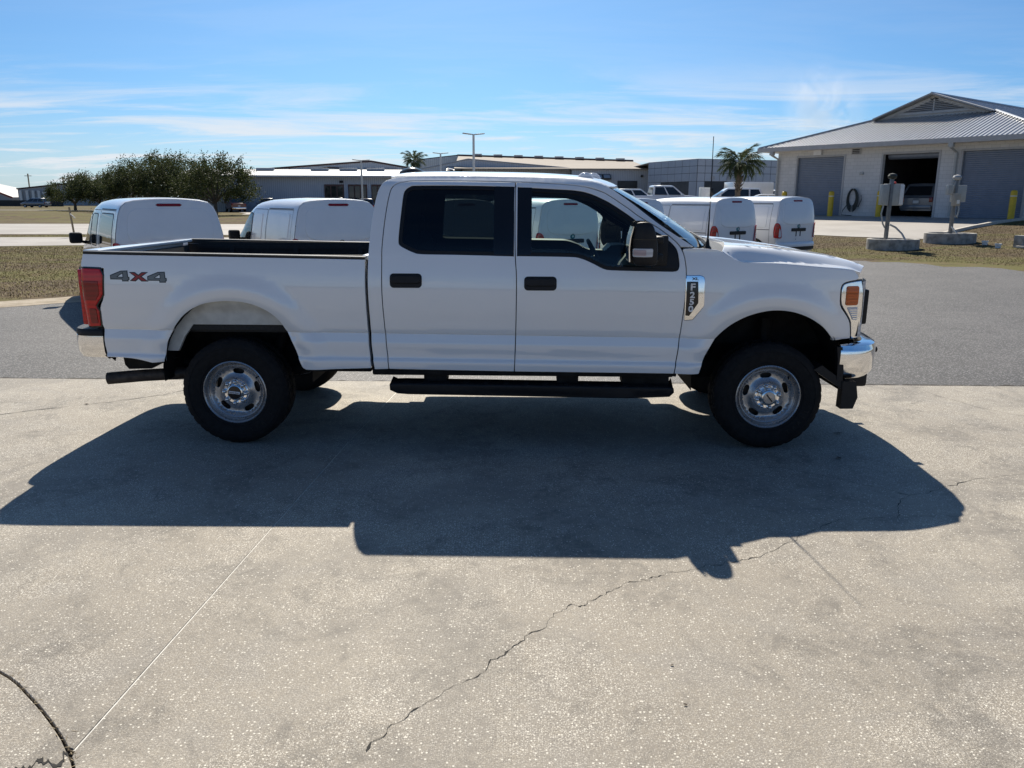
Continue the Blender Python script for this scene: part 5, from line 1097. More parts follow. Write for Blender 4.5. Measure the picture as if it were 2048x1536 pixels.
vehicle('pickup_truck', 'bronze pickup with a pale windscreen, left of the white crew-cab pickup', 'pickup truck', 'pickup', 'brown', 4.0, 60.5, R(6))
vehicle('suv', 'white sport utility vehicle peeking out behind the white crew-cab pickup', 'suv', 'suv', 'white', 8.6, 74.0, R(8))
vehicle('suv', 'white sport utility vehicle with dark windows just right of the palm trunk', 'suv', 'suv', 'white', 20.4, 66.0, R(176))
vehicle('sedan', 'white car low between the palm and the block garage', 'car', 'sedan', 'white', 19.6, 56.0, R(170), z=.76)
vehicle('pickup_truck', 'red pickup parked beside the tree by the long low building', 'pickup truck', 'pickup', 'red', -36.1, 106.5, R(118))
vehicle('suv', 'black sport utility vehicle right of the red pickup', 'suv', 'suv', 'black', -32.3, 106.5, R(112))
vehicle('suv', 'dark grey vehicle whose roof shows above the panel van, under the doorway', 'suv', 'suv', 'grey', -27.0, 104.0, R(108))
vehicle('pickup_truck', 'black pickup below the second doorway of the long building', 'pickup truck', 'pickup', 'black', -22.5, 104.5, R(106))
vehicle('suv', 'dark blue sport utility vehicle tucked beside the rear edge of the cab', 'suv', 'suv', 'blue', -18.4, 102.0, R(104))
vehicle('minivan', 'pale silver people carrier far left on the pale driveway', 'car', 'minivan', 'silver', -86.4, 150.0, R(172), z=-.05)
# box truck body and cabinet
t = thing('box_truck', 'white box truck body with a cooling unit, right of the palm', 'truck', (18.4, 70.0, hz(18.4, 70)), R(6), 'vehicles parked in the distance')
m = MB(); m.box((2.0, 0, 1.50), (3.6, 2.1, 1.75), r=.05); m.build('cargo_box', 'car_white', t); m = MB(); m.box((3.9, .1, 1.9), (.30, 1.3, .55), r=.05); m.build('cooling_unit', 'box_grey', t); m = MB(); m.box((4.8, 0, 1.1), (1.5, 1.9, 1.3), r=.2, seg=3); m.build('cab', 'car_white', t); m = MB(); m.box((2.6, 0, .55), (5.0, .9, .2)); m.build('chassis', 'chassis', t)
for wx in (1.0, 4.7):
    for s in (-1, 1): small_wheel(t, (wx, s * .95, .45), .45, .26, s > 0)
t = thing('utility_cabinet', 'white utility cabinet standing beyond the white crew-cab pickup', 'cabinet', (16.2, 68.5, hz(16.2, 68.5)), R(5))
m = MB(); m.box((0, 0, .95), (.75, .6, 1.9), r=.02); m.build('casing', 'pvc', t); m = MB(); m.box((0, -.305, 1.0), (.60, .02, 1.5), r=.008); m.build('door', 'lamp_white', t); m = MB(); m.box((.2, -.325, 1.0), (.04, .03, .16)); m.build('handle', 'black_plastic', t, 0)

# ---------------------------------------------------------------- lift-station rings, posts and small fittings
def ring(x, y, r, h, lab):
    t = thing('concrete_ring', lab, 'manhole ring', (x, y, hz(x, y) - .12), group='concrete rings in the grass')
    m = MB(); m.lathe([(r, 0), (r, h + .10), (r - .02, h + .12), (r - .13, h + .12), (r - .15, h + .10), (r - .15, h)], 48, axis='Z'); m.build('wall', 'ring_concrete', t, 40)
    m = MB(); m.lathe([(r - .14, h + .06), (.001, h + .07)], 48, axis='Z'); m.build('cover', 'kerb_concrete', t, 40); m = MB(); m.box((.15, -.1, h + .08), (.6, .6, .03), r=.01); m.build('hatch', 'steel_grey', t)
    return t
RX1, RY1, RX2, RY2 = 13.82, 29.05, 16.78, 30.72
ring(RX1, RY1, .88, .36, 'nearer weathered concrete ring in the grass, left one'); ring(RX2, RY2, .90, .36, 'farther concrete ring in the grass, right one')
def upost(x, y, z0, h, lab, kind):
    t = thing('utility_post', lab, 'utility post', (x, y, z0), R(12)); m = MB(); m.box((0, 0, h / 2), (.11, .11, h), r=.01); m.build('post', 'steel_grey', t)
    m = MB(); m.lathe([(.06, h), (.14, h + .02), (.16, h + .10), (.12, h + .17), (.001, h + .20)], 14, axis='Z'); m.build('beacon', 'trim_grey' if kind else 'hose', t)
    if kind == 0:
        m = MB(); m.box((.18, .12, h - .55), (.66, .24, .76), r=.015); m.build('control_box', 'box_grey', t); m = MB(); m.box((.44, -.01, h - .55), (.16, .05, .70), r=.01); m.build('box_door', 'lamp_white', t)
        m = MB(); m.lathe([(.05, 0), (.05, .05), (.001, .07)], 10, (.12, .0, h - .16), 'Z'); m.build('warning_light', 'red_cap', t); m = MB(); m.box((-.22, .10, h - .55), (.20, .2, .72), r=.01); m.build('side_box', 'box_grey', t)
        m = MB(); m.tube([(-.20, .05, h - .92), (-.26, .05, .9), (-.16, .04, .55), (-.07, .02, .4)], .028, 6); m.build('conduit', 'box_grey', t); m = MB(); m.tube([(.08, -.03, .52), (.28, -.1, .42), (.42, -.3, .20), (.40, -.55, -.02), (.36, -.80, -.32)], .034, 8); m.build('hose', 'box_grey', t)
    else:
        m = MB(); m.box((.24, .12, h - .50), (.52, .22, .62), r=.015); m.build('control_box', 'box_grey', t); m = MB(); m.box((-.04, -.13, h - .72), (.26, .18, .46), r=.015); m.build('meter_box', 'tan_box', t); m = MB(); m.box((-.02, -.225, h - .80), (.12, .01, .14)); m.build('notice', 'pvc', t, 0)
        m = MB(); m.box((-.20, .10, h - .36), (.16, .16, .36), r=.01); m.build('side_box', 'box_grey', t); m = MB(); m.tube([(.25, .05, h - .8), (.27, .03, h - 1.15), (.20, 0, h - 1.38), (.07, 0, h - 1.30)], .028, 6); m.build('conduit', 'box_grey', t); m = MB(); m.tube([(-.06, -.10, .25), (-.10, -.45, .02), (-.14, -.80, -.30)], .03, 6); m.build('drop_pipe', 'box_grey', t)
upost(RX1 - .25, RY1 + .05, hz(RX1, RY1) + .34, 2.12, 'grey post with control box and red light on the left ring', 0)
upost(RX2 + .02, RY2 + .05, hz(RX2, RY2) + .34, 1.98, 'grey post with tan meter box and conduit on the right ring', 1)
for x, y, lab in ((17.15, 28.2, 'white capped pipe stub in the grass near the right edge'), (17.35, 29.35, 'white capped pipe stub lying by the right ring')):
    t = thing('pipe_cap', lab, 'pipe cap', (x, y, hz(x, y)), group='white pipe stubs in the grass'); m = MB(); m.lathe([(.09, -.05), (.09, .09), (.115, .095), (.115, .15), (.001, .155)], 16, axis='Z'); m.build('cap', 'pvc', t)
t = thing('valve_box', 'small grey concrete valve box at the right edge of the lawn', 'valve box', (17.9, 28.1, hz(17.9, 28.1)), R(20)); m = MB(); m.box((0, 0, .20), (.36, .36, .44), r=.02); m.build('casing', 'ring_concrete', t); m = MB(); m.box((-.1, -.2, .03), (.5, .3, .08), r=.02); m.build('pad', 'kerb_concrete', t); m = MB(); m.box((-.05, -.185, .18), (.10, .02, .12)); m.build('opening', 'dark_in', t, 0)
t = thing('survey_stake', 'thin leaning wooden stake in the grass left of the glazed van', 'stake', (-20.8, 38.0, -.02)); m = MB(); m.tube([(.0, 0, 0), (-.10, 0, 1.42)], .045, 5); m.build('stake', 'tan', t); m = MB(); m.box((.04, -.05, 1.02), (.30, .02, .05), rot=Matrix.Rotation(R(45), 3, 'Y')); m.build('flag', 'sealant', t, 0)
# ---------------------------------------------------------------- far buildings
def f_siding(c1, c2, sc_):
    def f(t, p, v):
        w = N(t, 'ShaderNodeTexWave', wave_type='BANDS', bands_direction='X'); w.inputs['Scale'].default_value = sc_; t.links.new(v, w.inputs[0])
        c = mixc(t, ramp(t, w.outputs[0], .7, .95), c1, c2); c = mixc(t, ramp(t, noise(t, v, .6, 5), .4, .8, 0, .3), c, tuple(q * .85 for q in c1))
        t.links.new(c, p.inputs['Base Color']); p.inputs['Roughness'].default_value = .5; bump(t, p, w.outputs[0], .4, .03)
    return f
ground_mat('siding_blue', f_siding((.50, .53, .57), (.36, .39, .43), 1.1)); ground_mat('siding_pale', f_siding((.62, .62, .61), (.48, .48, .48), .8))
mat('roof_white', (.40, .41, .42), .6, 0, .04, 1); mat('roof_tan', (.30, .26, .22), .8, 0, .06, 1, spec=.2); mat('trim_brown', (.11, .055, .042), .6, 0, .1, 3); mat('panel_blue', (.27, .31, .37), .4, .2, .05, .6); mat('panel_pale', (.42, .45, .50), .4, .2, .04, .6)
mat('opening', (.03, .035, .04), .5, 0, .3, 1); mat('pole_white', (.62, .62, .60), .45, .2, .04, 4); mat('fence_dark', (.035, .037, .04), .8, 0, .15, 3)
# long low building
b = thing('long_building', 'long low pale metal building with glazed doorways behind the trees', 'building', (-46, 112, -.1))
m = MB(); m.box((16, 6, 2.4), (32, 12, 4.8)); m.build('wall', 'siding_blue', b, 0)
m = MB(); m.add([(-.6, -1.2, 4.72), (32.6, -1.2, 4.72), (32.6, 6, 5.75), (-.6, 6, 5.75), (-.6, -1.2, 4.95), (32.6, -1.2, 4.95), (32.6, 6, 5.98), (-.6, 6, 5.98), (-.6, 13, 4.9), (32.6, 13, 4.9)], [(0, 1, 2, 3), (4, 5, 6, 7), (0, 1, 5, 4), (7, 6, 9, 8), (0, 3, 7, 4), (1, 2, 6, 5)]); m.build('roof', 'roof_white', b, 0)
for k, x in enumerate((9.4, 17.2, 21.3, 25.2)):
    m = MB(); m.box((x + 1.2, 4.6, 5.95), (2.5, .6, .36), r=.05); m.build('ridge_vent', 'roof_white', b)
for x0, x1 in ((20.0, 22.7), (23.3, 25.9), (26.5, 29.0)):
    w = part('doorway', b); m = MB(); m.box(((x0 + x1) / 2, -.05, 1.95), (x1 - x0, .12, 3.7)); m.build('frame', 'trim_brown', w, 0)
    for j in range(3):
        a = x0 + .12 + j * (x1 - x0 - .12) / 3; m = MB(); m.box((a + (x1 - x0) / 6 - .1, -.13, 1.9), ((x1 - x0) / 3 - .22, .04, 3.3)); m.build('pane', 'van_glass', w, 0)
m = MB(); m.box((22.4, -.12, 4.15), (.5, .25, .3)); m.build('wall_lamp', 'dark_in', b)
m = MB(); m.box((3.2, -.06, 1.7), (1.2, .1, 2.2)); m.build('window', 'van_glass', b, 0); m = MB(); m.box((6.5, -.06, 1.9), (.9, .1, 1.4)); m.build('window', 'van_glass', b, 0)
# large gabled shed behind
b = thing('gabled_shed', 'large pale shed with a low gable and brown trim, far behind', 'building', (-56, 170, -.1))
gp_ = [(0, 0), (36, 0), (36, 7.9), (26.5, 9.45), (0, 7.5)]
m = MB(); m.prism(gp_, 0, 30, 'XZ'); m.build('wall', 'siding_pale', b, 0)
for a, c in zip(gp_[2:], gp_[3:]):
    m = MB(); m.tube([(a[0], -.15, a[1]), (c[0], -.15, c[1])], .17, 4); m.build('verge_trim', 'trim_brown', b, 0)
for x in (5.5, 9.5, 14, 16.5, 20, 23, 30, 33): m = MB(); m.box((x, -.06, 4.0), (.16, .1, 8.0)); m.build('downpipe', 'trim_brown', b, 0)
for x in (26.2, 30.5): m = MB(); m.box((x, -.08, 8.05), (2.4, .12, .32)); m.build('vent', 'trim_grey', b, 0)
m = MB(); m.prism([(11, 0), (34, 0), (34, 7.0), (18.5, 8.1), (11, 7.2)], -3.0, -.2, 'XZ'); m.build('porch_wall', 'siding_pale', b, 0)
m = MB(); m.tube([(11, -3.05, 7.2), (18.5, -3.05, 8.1), (34, -3.05, 7.0)], .12, 4); m.build('verge_trim', 'trim_brown', b, 0)
# workshop: gable end and the long roof behind it
b = thing('workshop_building', 'grey-blue metal workshop with wide gable, tan roof and ridge vents', 'building', (-19.5, 132, 0))
m = MB(); m.prism([(-3, 0), (29.0, 0), (29.0, 6.72), (12.1, 8.12), (-3, 5.0)], 3, 20, 'XZ'); m.build('gable_wall', 'siding_blue', b, 0)
for a, c in (((-3.2, 5.0), (12.1, 8.2)), ((12.1, 8.2), (29.1, 6.80))): m = MB(); m.tube([(a[0], 2.9, a[1]), (c[0], 2.9, c[1])], .10, 4); m.build('verge_trim', 'roof_white', b, 0)
m = MB(); m.box((35.4, 5, 3.3), (12.6, 9.8, 6.6)); m.build('wall', 'siding_blue', b, 0)
m = MB(); m.add([(10, -.5, 6.62), (42, -.5, 6.66), (43.8, 33, 9.25), (8.5, 33, 10.2), (10, -.5, 6.45), (42, -.5, 6.48), (-1, 33, 9.4), (-1, 60, 6.0), (43.8, 60, 6.0)], [(0, 1, 2, 3), (0, 1, 5, 4), (3, 2, 8, 7), (3, 6, 7)]); m.build('roof', 'roof_tan', b, 0)
m = MB(); m.tube([(8.3, 33, 10.25), (43.8, 33, 9.3)], .28, 4); m.tube([(-1, 33, 9.2), (8.3, 33, 10.25)], .2, 4); m.build('ridge_trim', 'trim_brown', b, 0)
m = MB(); m.prism([(-1, 4), (10, 4), (10, 10.1), (8.3, 10.25), (-1, 9.2)], 32.7, 32.9, 'XZ'); m.build('rear_gable', 'siding_pale', b, 0)
for k in range(8): m = MB(); x = 12.4 + k * 4.1; m.box((x, 32.6, 10.55 - .0267 * (x - 8.3)), (1.75, .8, .36), r=.04); m.build('ridge_vent', 'trim_grey', b)
m = MB(); m.box((38.1, -.05, 3.2), (3.2, .1, 3.1)); m.build('bay_opening', 'opening', b, 0); m = MB(); m.box((36.8, -.12, 1.8), (.5, .1, .8)); m.build('notice', 'pvc', b, 0)
for x in (31.2, 40.4): m = MB(); m.lathe([(.001, -.3), (.16, -.28), (.2, 0)], 10, (x, 0, 5.5)); m.build('wall_lamp', 'dark_in', b)
for x, z in ((9.9, 6.1), (34.0, 4.9)):
    aw = part('awning', b); y_ = 2.9 if x < 20 else -.02
    m = MB(); m.prism([(y_, z + .9), (y_, z), (y_ - 1.4, z), (y_ - 1.4, z + .25)], x - 1.3, x + 1.3, 'YZ'); m.build('hood', 'grille_black', aw, 0)
    for s in (-1, 1): m = MB(); m.add([(x + s * .65 - .5, y_ - 1.42, z + .28), (x + s * .65 + .5, y_ - 1.42, z + .28), (x + s * .65 + .5, y_ - .3, z + .82), (x + s * .65 - .5, y_ - .3, z + .82)], [(0, 1, 2, 3)]); m.build('skylight', 'roof_white', aw, 0)
# panelled showroom: every cladding panel on its own
b = thing('panelled_showroom', 'modern grey-blue showroom clad in large panels beyond the parked pickups', 'building', (25.35, 112, .85))
def face(p0, p1, tops, mt, openings, name='clad_panel', ncol=5, rowz=(6.4, 4.68, 3.55)):
    p0, p1 = Vector(p0), Vector(p1); d = p1 - p0; L = d.length; d.normalize(); n = Vector((d.y, -d.x, 0)); n = n if n.y < 0 else -n
    m = MB(); q = [p0, p1, p1 + Vector((0, 0, tops[1])), p0 + Vector((0, 0, tops[0]))]; m.add(q, [(0, 1, 2, 3)]); m.build('backing_wall', 'opening', b, 0)
    for i in range(ncol):
        u0, u1 = i / ncol, (i + 1) / ncol; t0 = tops[0] + (tops[1] - tops[0]) * u0; t1 = tops[0] + (tops[1] - tops[0]) * u1; zs = [None] + list(rowz) + [0]
        for j in range(len(zs) - 1):
            um = (u0 + u1) / 2
            if j >= 3 and any(a < um < c for a, c in openings): continue
            za0 = t0 if j == 0 else zs[j]; za1 = t1 if j == 0 else zs[j]; zb_ = zs[j + 1]
            g_ = .03; a = p0 + d * (u0 * L + g_) + n * .06; c = p0 + d * (u1 * L - g_) + n * .06
            m = MB(); v_ = [a + Vector((0, 0, zb_ + g_)), c + Vector((0, 0, zb_ + g_)), c + Vector((0, 0, za1 - g_)), a + Vector((0, 0, za0 - g_))]; v_ += [w - n * .06 for w in v_]
            m.add(v_, [(0, 1, 2, 3), (0, 1, 5, 4), (1, 2, 6, 5), (2, 3, 7, 6), (3, 0, 4, 7)]); m.build(name, mt, b, 0)
face((-4.7, 12, 0), (0, 0, 0), (6.38, 6.42), 'panel_blue', ((.25, .82),), ncol=7, rowz=(5.5, 4.55, 3.45))
face((0, 0, 0), (14.5, 4.6, 0), (6.42, 6.35), 'panel_pale', ((.07, .28), (.36, .48), (.62, .80)), ncol=13, rowz=(5.5, 4.55, 3.45))
m = MB(); m.prism([(-4.7, 12), (0, 0), (14.5, 4.6), (14.5, 30), (-4.7, 30)], 6.36, 6.44, 'XY'); m.build('roof', 'roof_white', b, 0)
for u in (.16, .33, .50): m = MB(); m.box((14.5 * u, 4.6 * u - .15, 3.95), (.5, .2, .4)); m.build('wall_lamp', 'trim_grey', b, 0)
m = MB(); m.box((2.2, .5, 1.4), (.5, .1, 2.2)); m.build('door_glass', 'van_glass', b, 0)
# far left: house, low columned building, fence, bushes
b = thing('far_house', 'pale house with a red roof edge at the far left', 'building', (-130, 190, -.1))
m = MB(); m.prism([(-4, 0), (12.3, 0), (12.3, 1.9), (6, 4.3), (-4, 6.5)], 0, 12, 'XZ'); m.build('wall', 'trim_grey', b, 0); m = MB(); m.tube([(12.6, -.2, 1.8), (6, -.2, 4.35), (-4, -.2, 6.6)], .18, 4); m.build('roof_edge', 'decal_red', b, 0)
b = thing('columned_building', 'low grey building with pale columns at the far left', 'building', (-113, 185, -.1))
m = MB(); m.prism([(0, 0), (22, 0), (22, 5.8), (8, 4.5), (0, 3.7)], 0, 14, 'XZ'); m.build('wall', 'trim_grey', b, 0); m = MB(); m.tube([(-.2, -.1, 3.75), (8, -.1, 4.6), (22, -.1, 5.9)], .15, 4); m.build('roof_edge', 'trim_brown', b, 0)
for x in (.8, 2.3, 3.7, 5.0): m = MB(); m.box((x, -.3, 1.7), (.55, .4, 3.4)); m.build('column', 'pvc', b, 0)
m = MB(); m.box((7.6, -.6, 2.9), (3.0, .8, .3)); m.build('canopy', 'pvc', b, 0)
b = thing('dark_fence', 'long dark fence in front of the far left buildings', 'fence', (-118, 166, -.3))
for k in range(14): m = MB(); m.box((k * 1.9, 0, .75), (1.88, .06, 1.5)); m.build('fence_panel', 'fence_dark', b, 0)
# utility poles far left
for k, (x, y, h) in enumerate(((-112, 188, 9.5), (-104, 188, 8.9), (-96, 188, 9.6))):
    t = thing('utility_pole', ('leftmost', 'middle', 'rightmost')[k] + ' of three thin utility poles above the far left roofs', 'utility pole', (x, y, 0), group='utility poles far left')
    m = MB(); m.tube([(0, 0, 0), (0, 0, h - 2.4)], .14, 6); m.build('pole', 'tan', t); m = MB(); m.box((0, 0, h - 2.9), (1.6, .12, .12)); m.build('crossarm', 'tan', t, 0)
# car park lamps
for x, y, h, lab in ((-3.54, 74, 7.5, 'tallest white car park lamp above the pickup roof'), (-9.27, 105, 7.5, 'farther white car park lamp left of the tallest one'), (-17.64, 95, 6.15, 'white lamp post in front of the long low building')):
    t = thing('lamp_post', lab, 'lamp post', (x, y, hz(x, y)), R(14), 'car park lamps'); h -= hz(x, y)
    m = MB(); m.tube([(0, 0, 0), (0, 0, h)], [.13, .10], 10); m.build('pole', 'pole_white', t)
    for s in (-1, 1):
        m = MB(); m.box((s * .60, 0, h + .02), (.80, .34, .09), rot=Matrix.Rotation(R(-6 * s), 3, 'Y'), r=.03); m.tube([(0, 0, h - .05), (s * .3, 0, h)], .05, 6); m.build('lamp_head', 'trim_grey', t)
# ---------------------------------------------------------------- palms and trees
def leaf_mat(name, c1, c2, tr=.35):
    m = bpy.data.materials.new(name); m.use_nodes = True; t = m.node_tree; t.nodes.clear(); MATS[name] = m
    o = N(t, 'ShaderNodeOutputMaterial'); d = N(t, 'ShaderNodeBsdfPrincipled'); tl = N(t, 'ShaderNodeBsdfTranslucent'); mx = N(t, 'ShaderNodeMixShader'); mx.inputs[0].default_value = tr
    v = N(t, 'ShaderNodeTexCoord').outputs['Object']; c = mixc(t, ramp(t, noise(t, v, 1.4, 5, .7), .3, .7), c1, c2); t.links.new(c, d.inputs['Base Color']); t.links.new(c, tl.inputs[0]); d.inputs['Roughness'].default_value = .7; d.inputs['Specular IOR Level'].default_value = .12
    t.links.new(d.outputs[0], mx.inputs[1]); t.links.new(tl.outputs[0], mx.inputs[2]); t.links.new(mx.outputs[0], o.inputs[0])
leaf_mat('leaf_oak', (.030, .043, .018), (.095, .110, .042), .28); leaf_mat('leaf_palm', (.05, .075, .035), (.10, .125, .06), .3); leaf_mat('leaf_far', (.05, .06, .035), (.08, .085, .05), .2)
mat('bark', (.10, .082, .065), .95, 0, .3, 6, bmp=.5, bs=20); mat('palm_bark', (.13, .105, .08), .95, 0, .35, 8, bmp=.5, bs=15); mat('dead_frond', (.20, .15, .085), .9, 0, .2, 8)
def frond_mesh(name, L, seed, droop, fan=True):
    rr = random.Random(seed); m = MB(); pts = []
    for i in range(9):
        t = i / 8; pts.append(Vector((L * t * math.cos(droop * t), 0, L * t * .55 - L * t * t * (.35 + droop * .55))))
    for i in range(8):
        a, b_ = pts[i], pts[i + 1]; w = .022 * (1 - i / 9); m.add([a + Vector((0, w, 0)), b_ + Vector((0, w * .8, 0)), b_ - Vector((0, w * .8, 0)), a - Vector((0, w, 0))], [(0, 1, 2, 3)])
    for i in range(26):
        t = .30 + .70 * i / 25; k = t * 8; j = min(7, int(k)); p = pts[j].lerp(pts[j + 1], k - j); ll = L * .42 * (1 - .45 * abs(t - .62)) * rr.uniform(.75, 1.1)
        for s in (-1, 1):
            d = Vector((.62 + rr.uniform(-.1, .2), s * (.85 - .45 * t), -.25 - rr.uniform(0, .4))).normalized(); e = p + d * ll; mid = p + d * ll * .5 + Vector((0, 0, .04)); e.z -= ll * .25; wv = Vector((.024, -s * .012, 0))
            m.add([p - wv, p + wv, mid + wv * .9, mid - wv * .9, e], [(0, 1, 2, 3), (3, 2, 4)])
    me_o = m.build(name, 'leaf_palm', None, 0, fix=False); me = me_o.data; bpy.data.objects.remove(me_o); return me
FR = [frond_mesh('frond', 1.75, 3, .25), frond_mesh('frond', 1.6, 5, .6), frond_mesh('frond', 1.5, 8, 1.0)]
def palm(x, y, z0, zt, lab, scale, nf, seed, boots=True):
    t = thing('palm_tree', lab, 'palm tree', (x, y, z0)); rr = random.Random(seed); H_ = zt - z0
    m = MB(); m.tube([(0, 0, -.2), (.03, 0, H_ * .3), (.0, .02, H_ * .6), (.05, 0, H_ * .9), (.05, 0, H_)], [.24 * scale, .20 * scale, .20 * scale, .17 * scale, .12 * scale], 12); m.build('trunk', 'palm_bark', t)
    if boots:
        for k in range(70):
            a = rr.uniform(0, 2 * PI); z = H_ * rr.uniform(.45, .97); r_ = .17 * scale; m = MB(); c = Vector((.03 + r_ * math.cos(a), r_ * math.sin(a), z)); d = Vector((math.cos(a), math.sin(a), 1.3)).normalized()
            m.tube([c, c + d * rr.uniform(.16, .30)], [.05, .022], 5); m.build('frond_boot', 'palm_bark', t)
    for k in range(nf):
        q = k / nf; kind = 0 if q < .35 else 1 if q < .75 else 2; o = bpy.data.objects.new('frond', FR[kind]); link(o, t); o.location = (.05, 0, H_ - .05); a = k * 2.399 + rr.uniform(-.2, .2)
        o.rotation_euler = (0, R(-48 + 78 * q + rr.uniform(-8, 8)), a); s_ = scale * rr.uniform(.85, 1.12); o.scale = (s_, s_, s_)
    return t
palm(15.25, 55.0, hz(15.25, 55), 4.15, 'stout palm with trimmed trunk beside the block garage', .90, 34, 5)
palm(-18.2, 150, 0, 8.4, 'tall palm far behind, above the rear of the cab roof', 1.35, 30, 9, False)
def tree(lab, x, y, h, rx, seed, n=12000, wisp=90, base=.22, mt='leaf_oak', grp='dark trees along the far lawn', leaf=.17):
    t = thing('oak_tree', lab, 'tree', (x, y, hz(x, y) - .05), group=grp); rr = random.Random(seed); m = MB(); tips = []
    m.tube([(0, 0, 0), (.05, 0, h * .15), (.0, .05, h * base)], [.24, .19, .16], 8)
    for k in range(9):
        a = 2 * PI * k / 9 + rr.uniform(-.3, .3); el = rr.uniform(.35, 1.1); L = rx * rr.uniform(.65, .95)
        p0 = Vector((0, 0, h * base * rr.uniform(.8, 1))); p1 = p0 + Vector((math.cos(a) * L * .5 * math.cos(el), math.sin(a) * L * .5 * math.cos(el), h * .16 * (.5 + el))); p2 = p1 + Vector((math.cos(a + .3) * L * .45, math.sin(a + .3) * L * .45, h * .18 * el + .3))
        m.tube([p0, p1, p2], [.10, .07, .025], 6); tips += [p1, p2]
    m.build('trunk', 'bark', t)
    V = []; F = []
    def leaf_at(p, s):
        d = Vector((rr.gauss(0, 1), rr.gauss(0, 1), rr.gauss(0, .6) + .35)).normalized(); u = d.cross(Vector((rr.gauss(0, 1), rr.gauss(0, 1), rr.gauss(0, 1)))).normalized() * s * .42; d = d * s
        b = len(V); V.extend([tuple(p), tuple(p + d * .5 + u), tuple(p + d), tuple(p + d * .5 - u)]); F.append((b, b + 1, b + 2, b + 3))
    cl = []
    for k in range(64):
        a = rr.uniform(0, 2 * PI); q = math.sqrt(rr.uniform(.03, 1)); zz = rr.uniform(0, 1); top = h * (.60 + .40 * math.sqrt(max(0, 1 - q * q))); bot = h * (base + .10 + .10 * q)
        cl.append((Vector((math.cos(a) * q * rx, math.sin(a) * q * rx, bot + (top - bot) * (zz ** .75) - .15 * h * q)), rr.uniform(.35, .85) * rx * .30))
    for k in range(n):
        c, r_ = rr.choice(cl); p = c + Vector((rr.gauss(0, r_ * .62), rr.gauss(0, r_ * .62), rr.gauss(0, r_ * .42))); leaf_at(p, leaf * rr.uniform(.6, 1.4))
    for k in range(wisp):       # long twigs leaning out of the crown
        c, r_ = rr.choice(cl); d = Vector((c.x / rx * .7 + rr.gauss(0, .35) + .15, c.y / rx * .7 + rr.gauss(0, .35), .75 + rr.uniform(0, .5))).normalized(); L = rr.uniform(.5, 1.35) * h / 7
        for j in range(16):
            f = j / 15; p = c + d * (r_ * .5 + L * f) + Vector((.25 * f * f * L, 0, -.12 * f * f * L)); leaf_at(p + Vector((rr.gauss(0, .04), rr.gauss(0, .04), rr.gauss(0, .04))), leaf * .8)
    me = bpy.data.meshes.new('crown'); me.from_pydata(V, [], F); me.materials.append(MATS[mt]); me.update(); link(bpy.data.objects.new('crown', me), t)
    return t
tree('nearest dark tree, standing right of the glazed van roof', -32.8, 89.0, 6.6, 4.1, 11, 11000, 170)
tree('broad dark tree above the glazed van, right half of the clump', -42.3, 104, 7.6, 5.4, 12, 18000, 160)
tree('tallest dark tree above the middle of the glazed van', -48.2, 107, 7.8, 5.2, 13, 18000, 160)
tree('dark tree at the left of the tall clump, above the van windscreen', -53.0, 112, 6.3, 4.4, 14, 12500, 120)
tree('small dark tree left of the glazed van', -58.2, 114, 5.5, 3.9, 15, 10000, 110)
tree('leftmost small tree of the clump, lighter in front', -64.0, 118, 5.2, 3.8, 16, 9000, 110)
tree('round bushy tree behind the far left house', -128, 232, 6.6, 4.2, 17, 2600, 10, mt='leaf_far', leaf=.35, grp='trees in the far distance')
for k, (x, y) in enumerate(((-176, 330), (-158, 335), (-141, 340))): tree(('left', 'middle', 'right')[k] + ' of three low hazy trees on the far left skyline', x, y, 6.5, 7.0, 30 + k, 1500, 0, base=.1, mt='leaf_far', leaf=.6, grp='trees in the far distance')
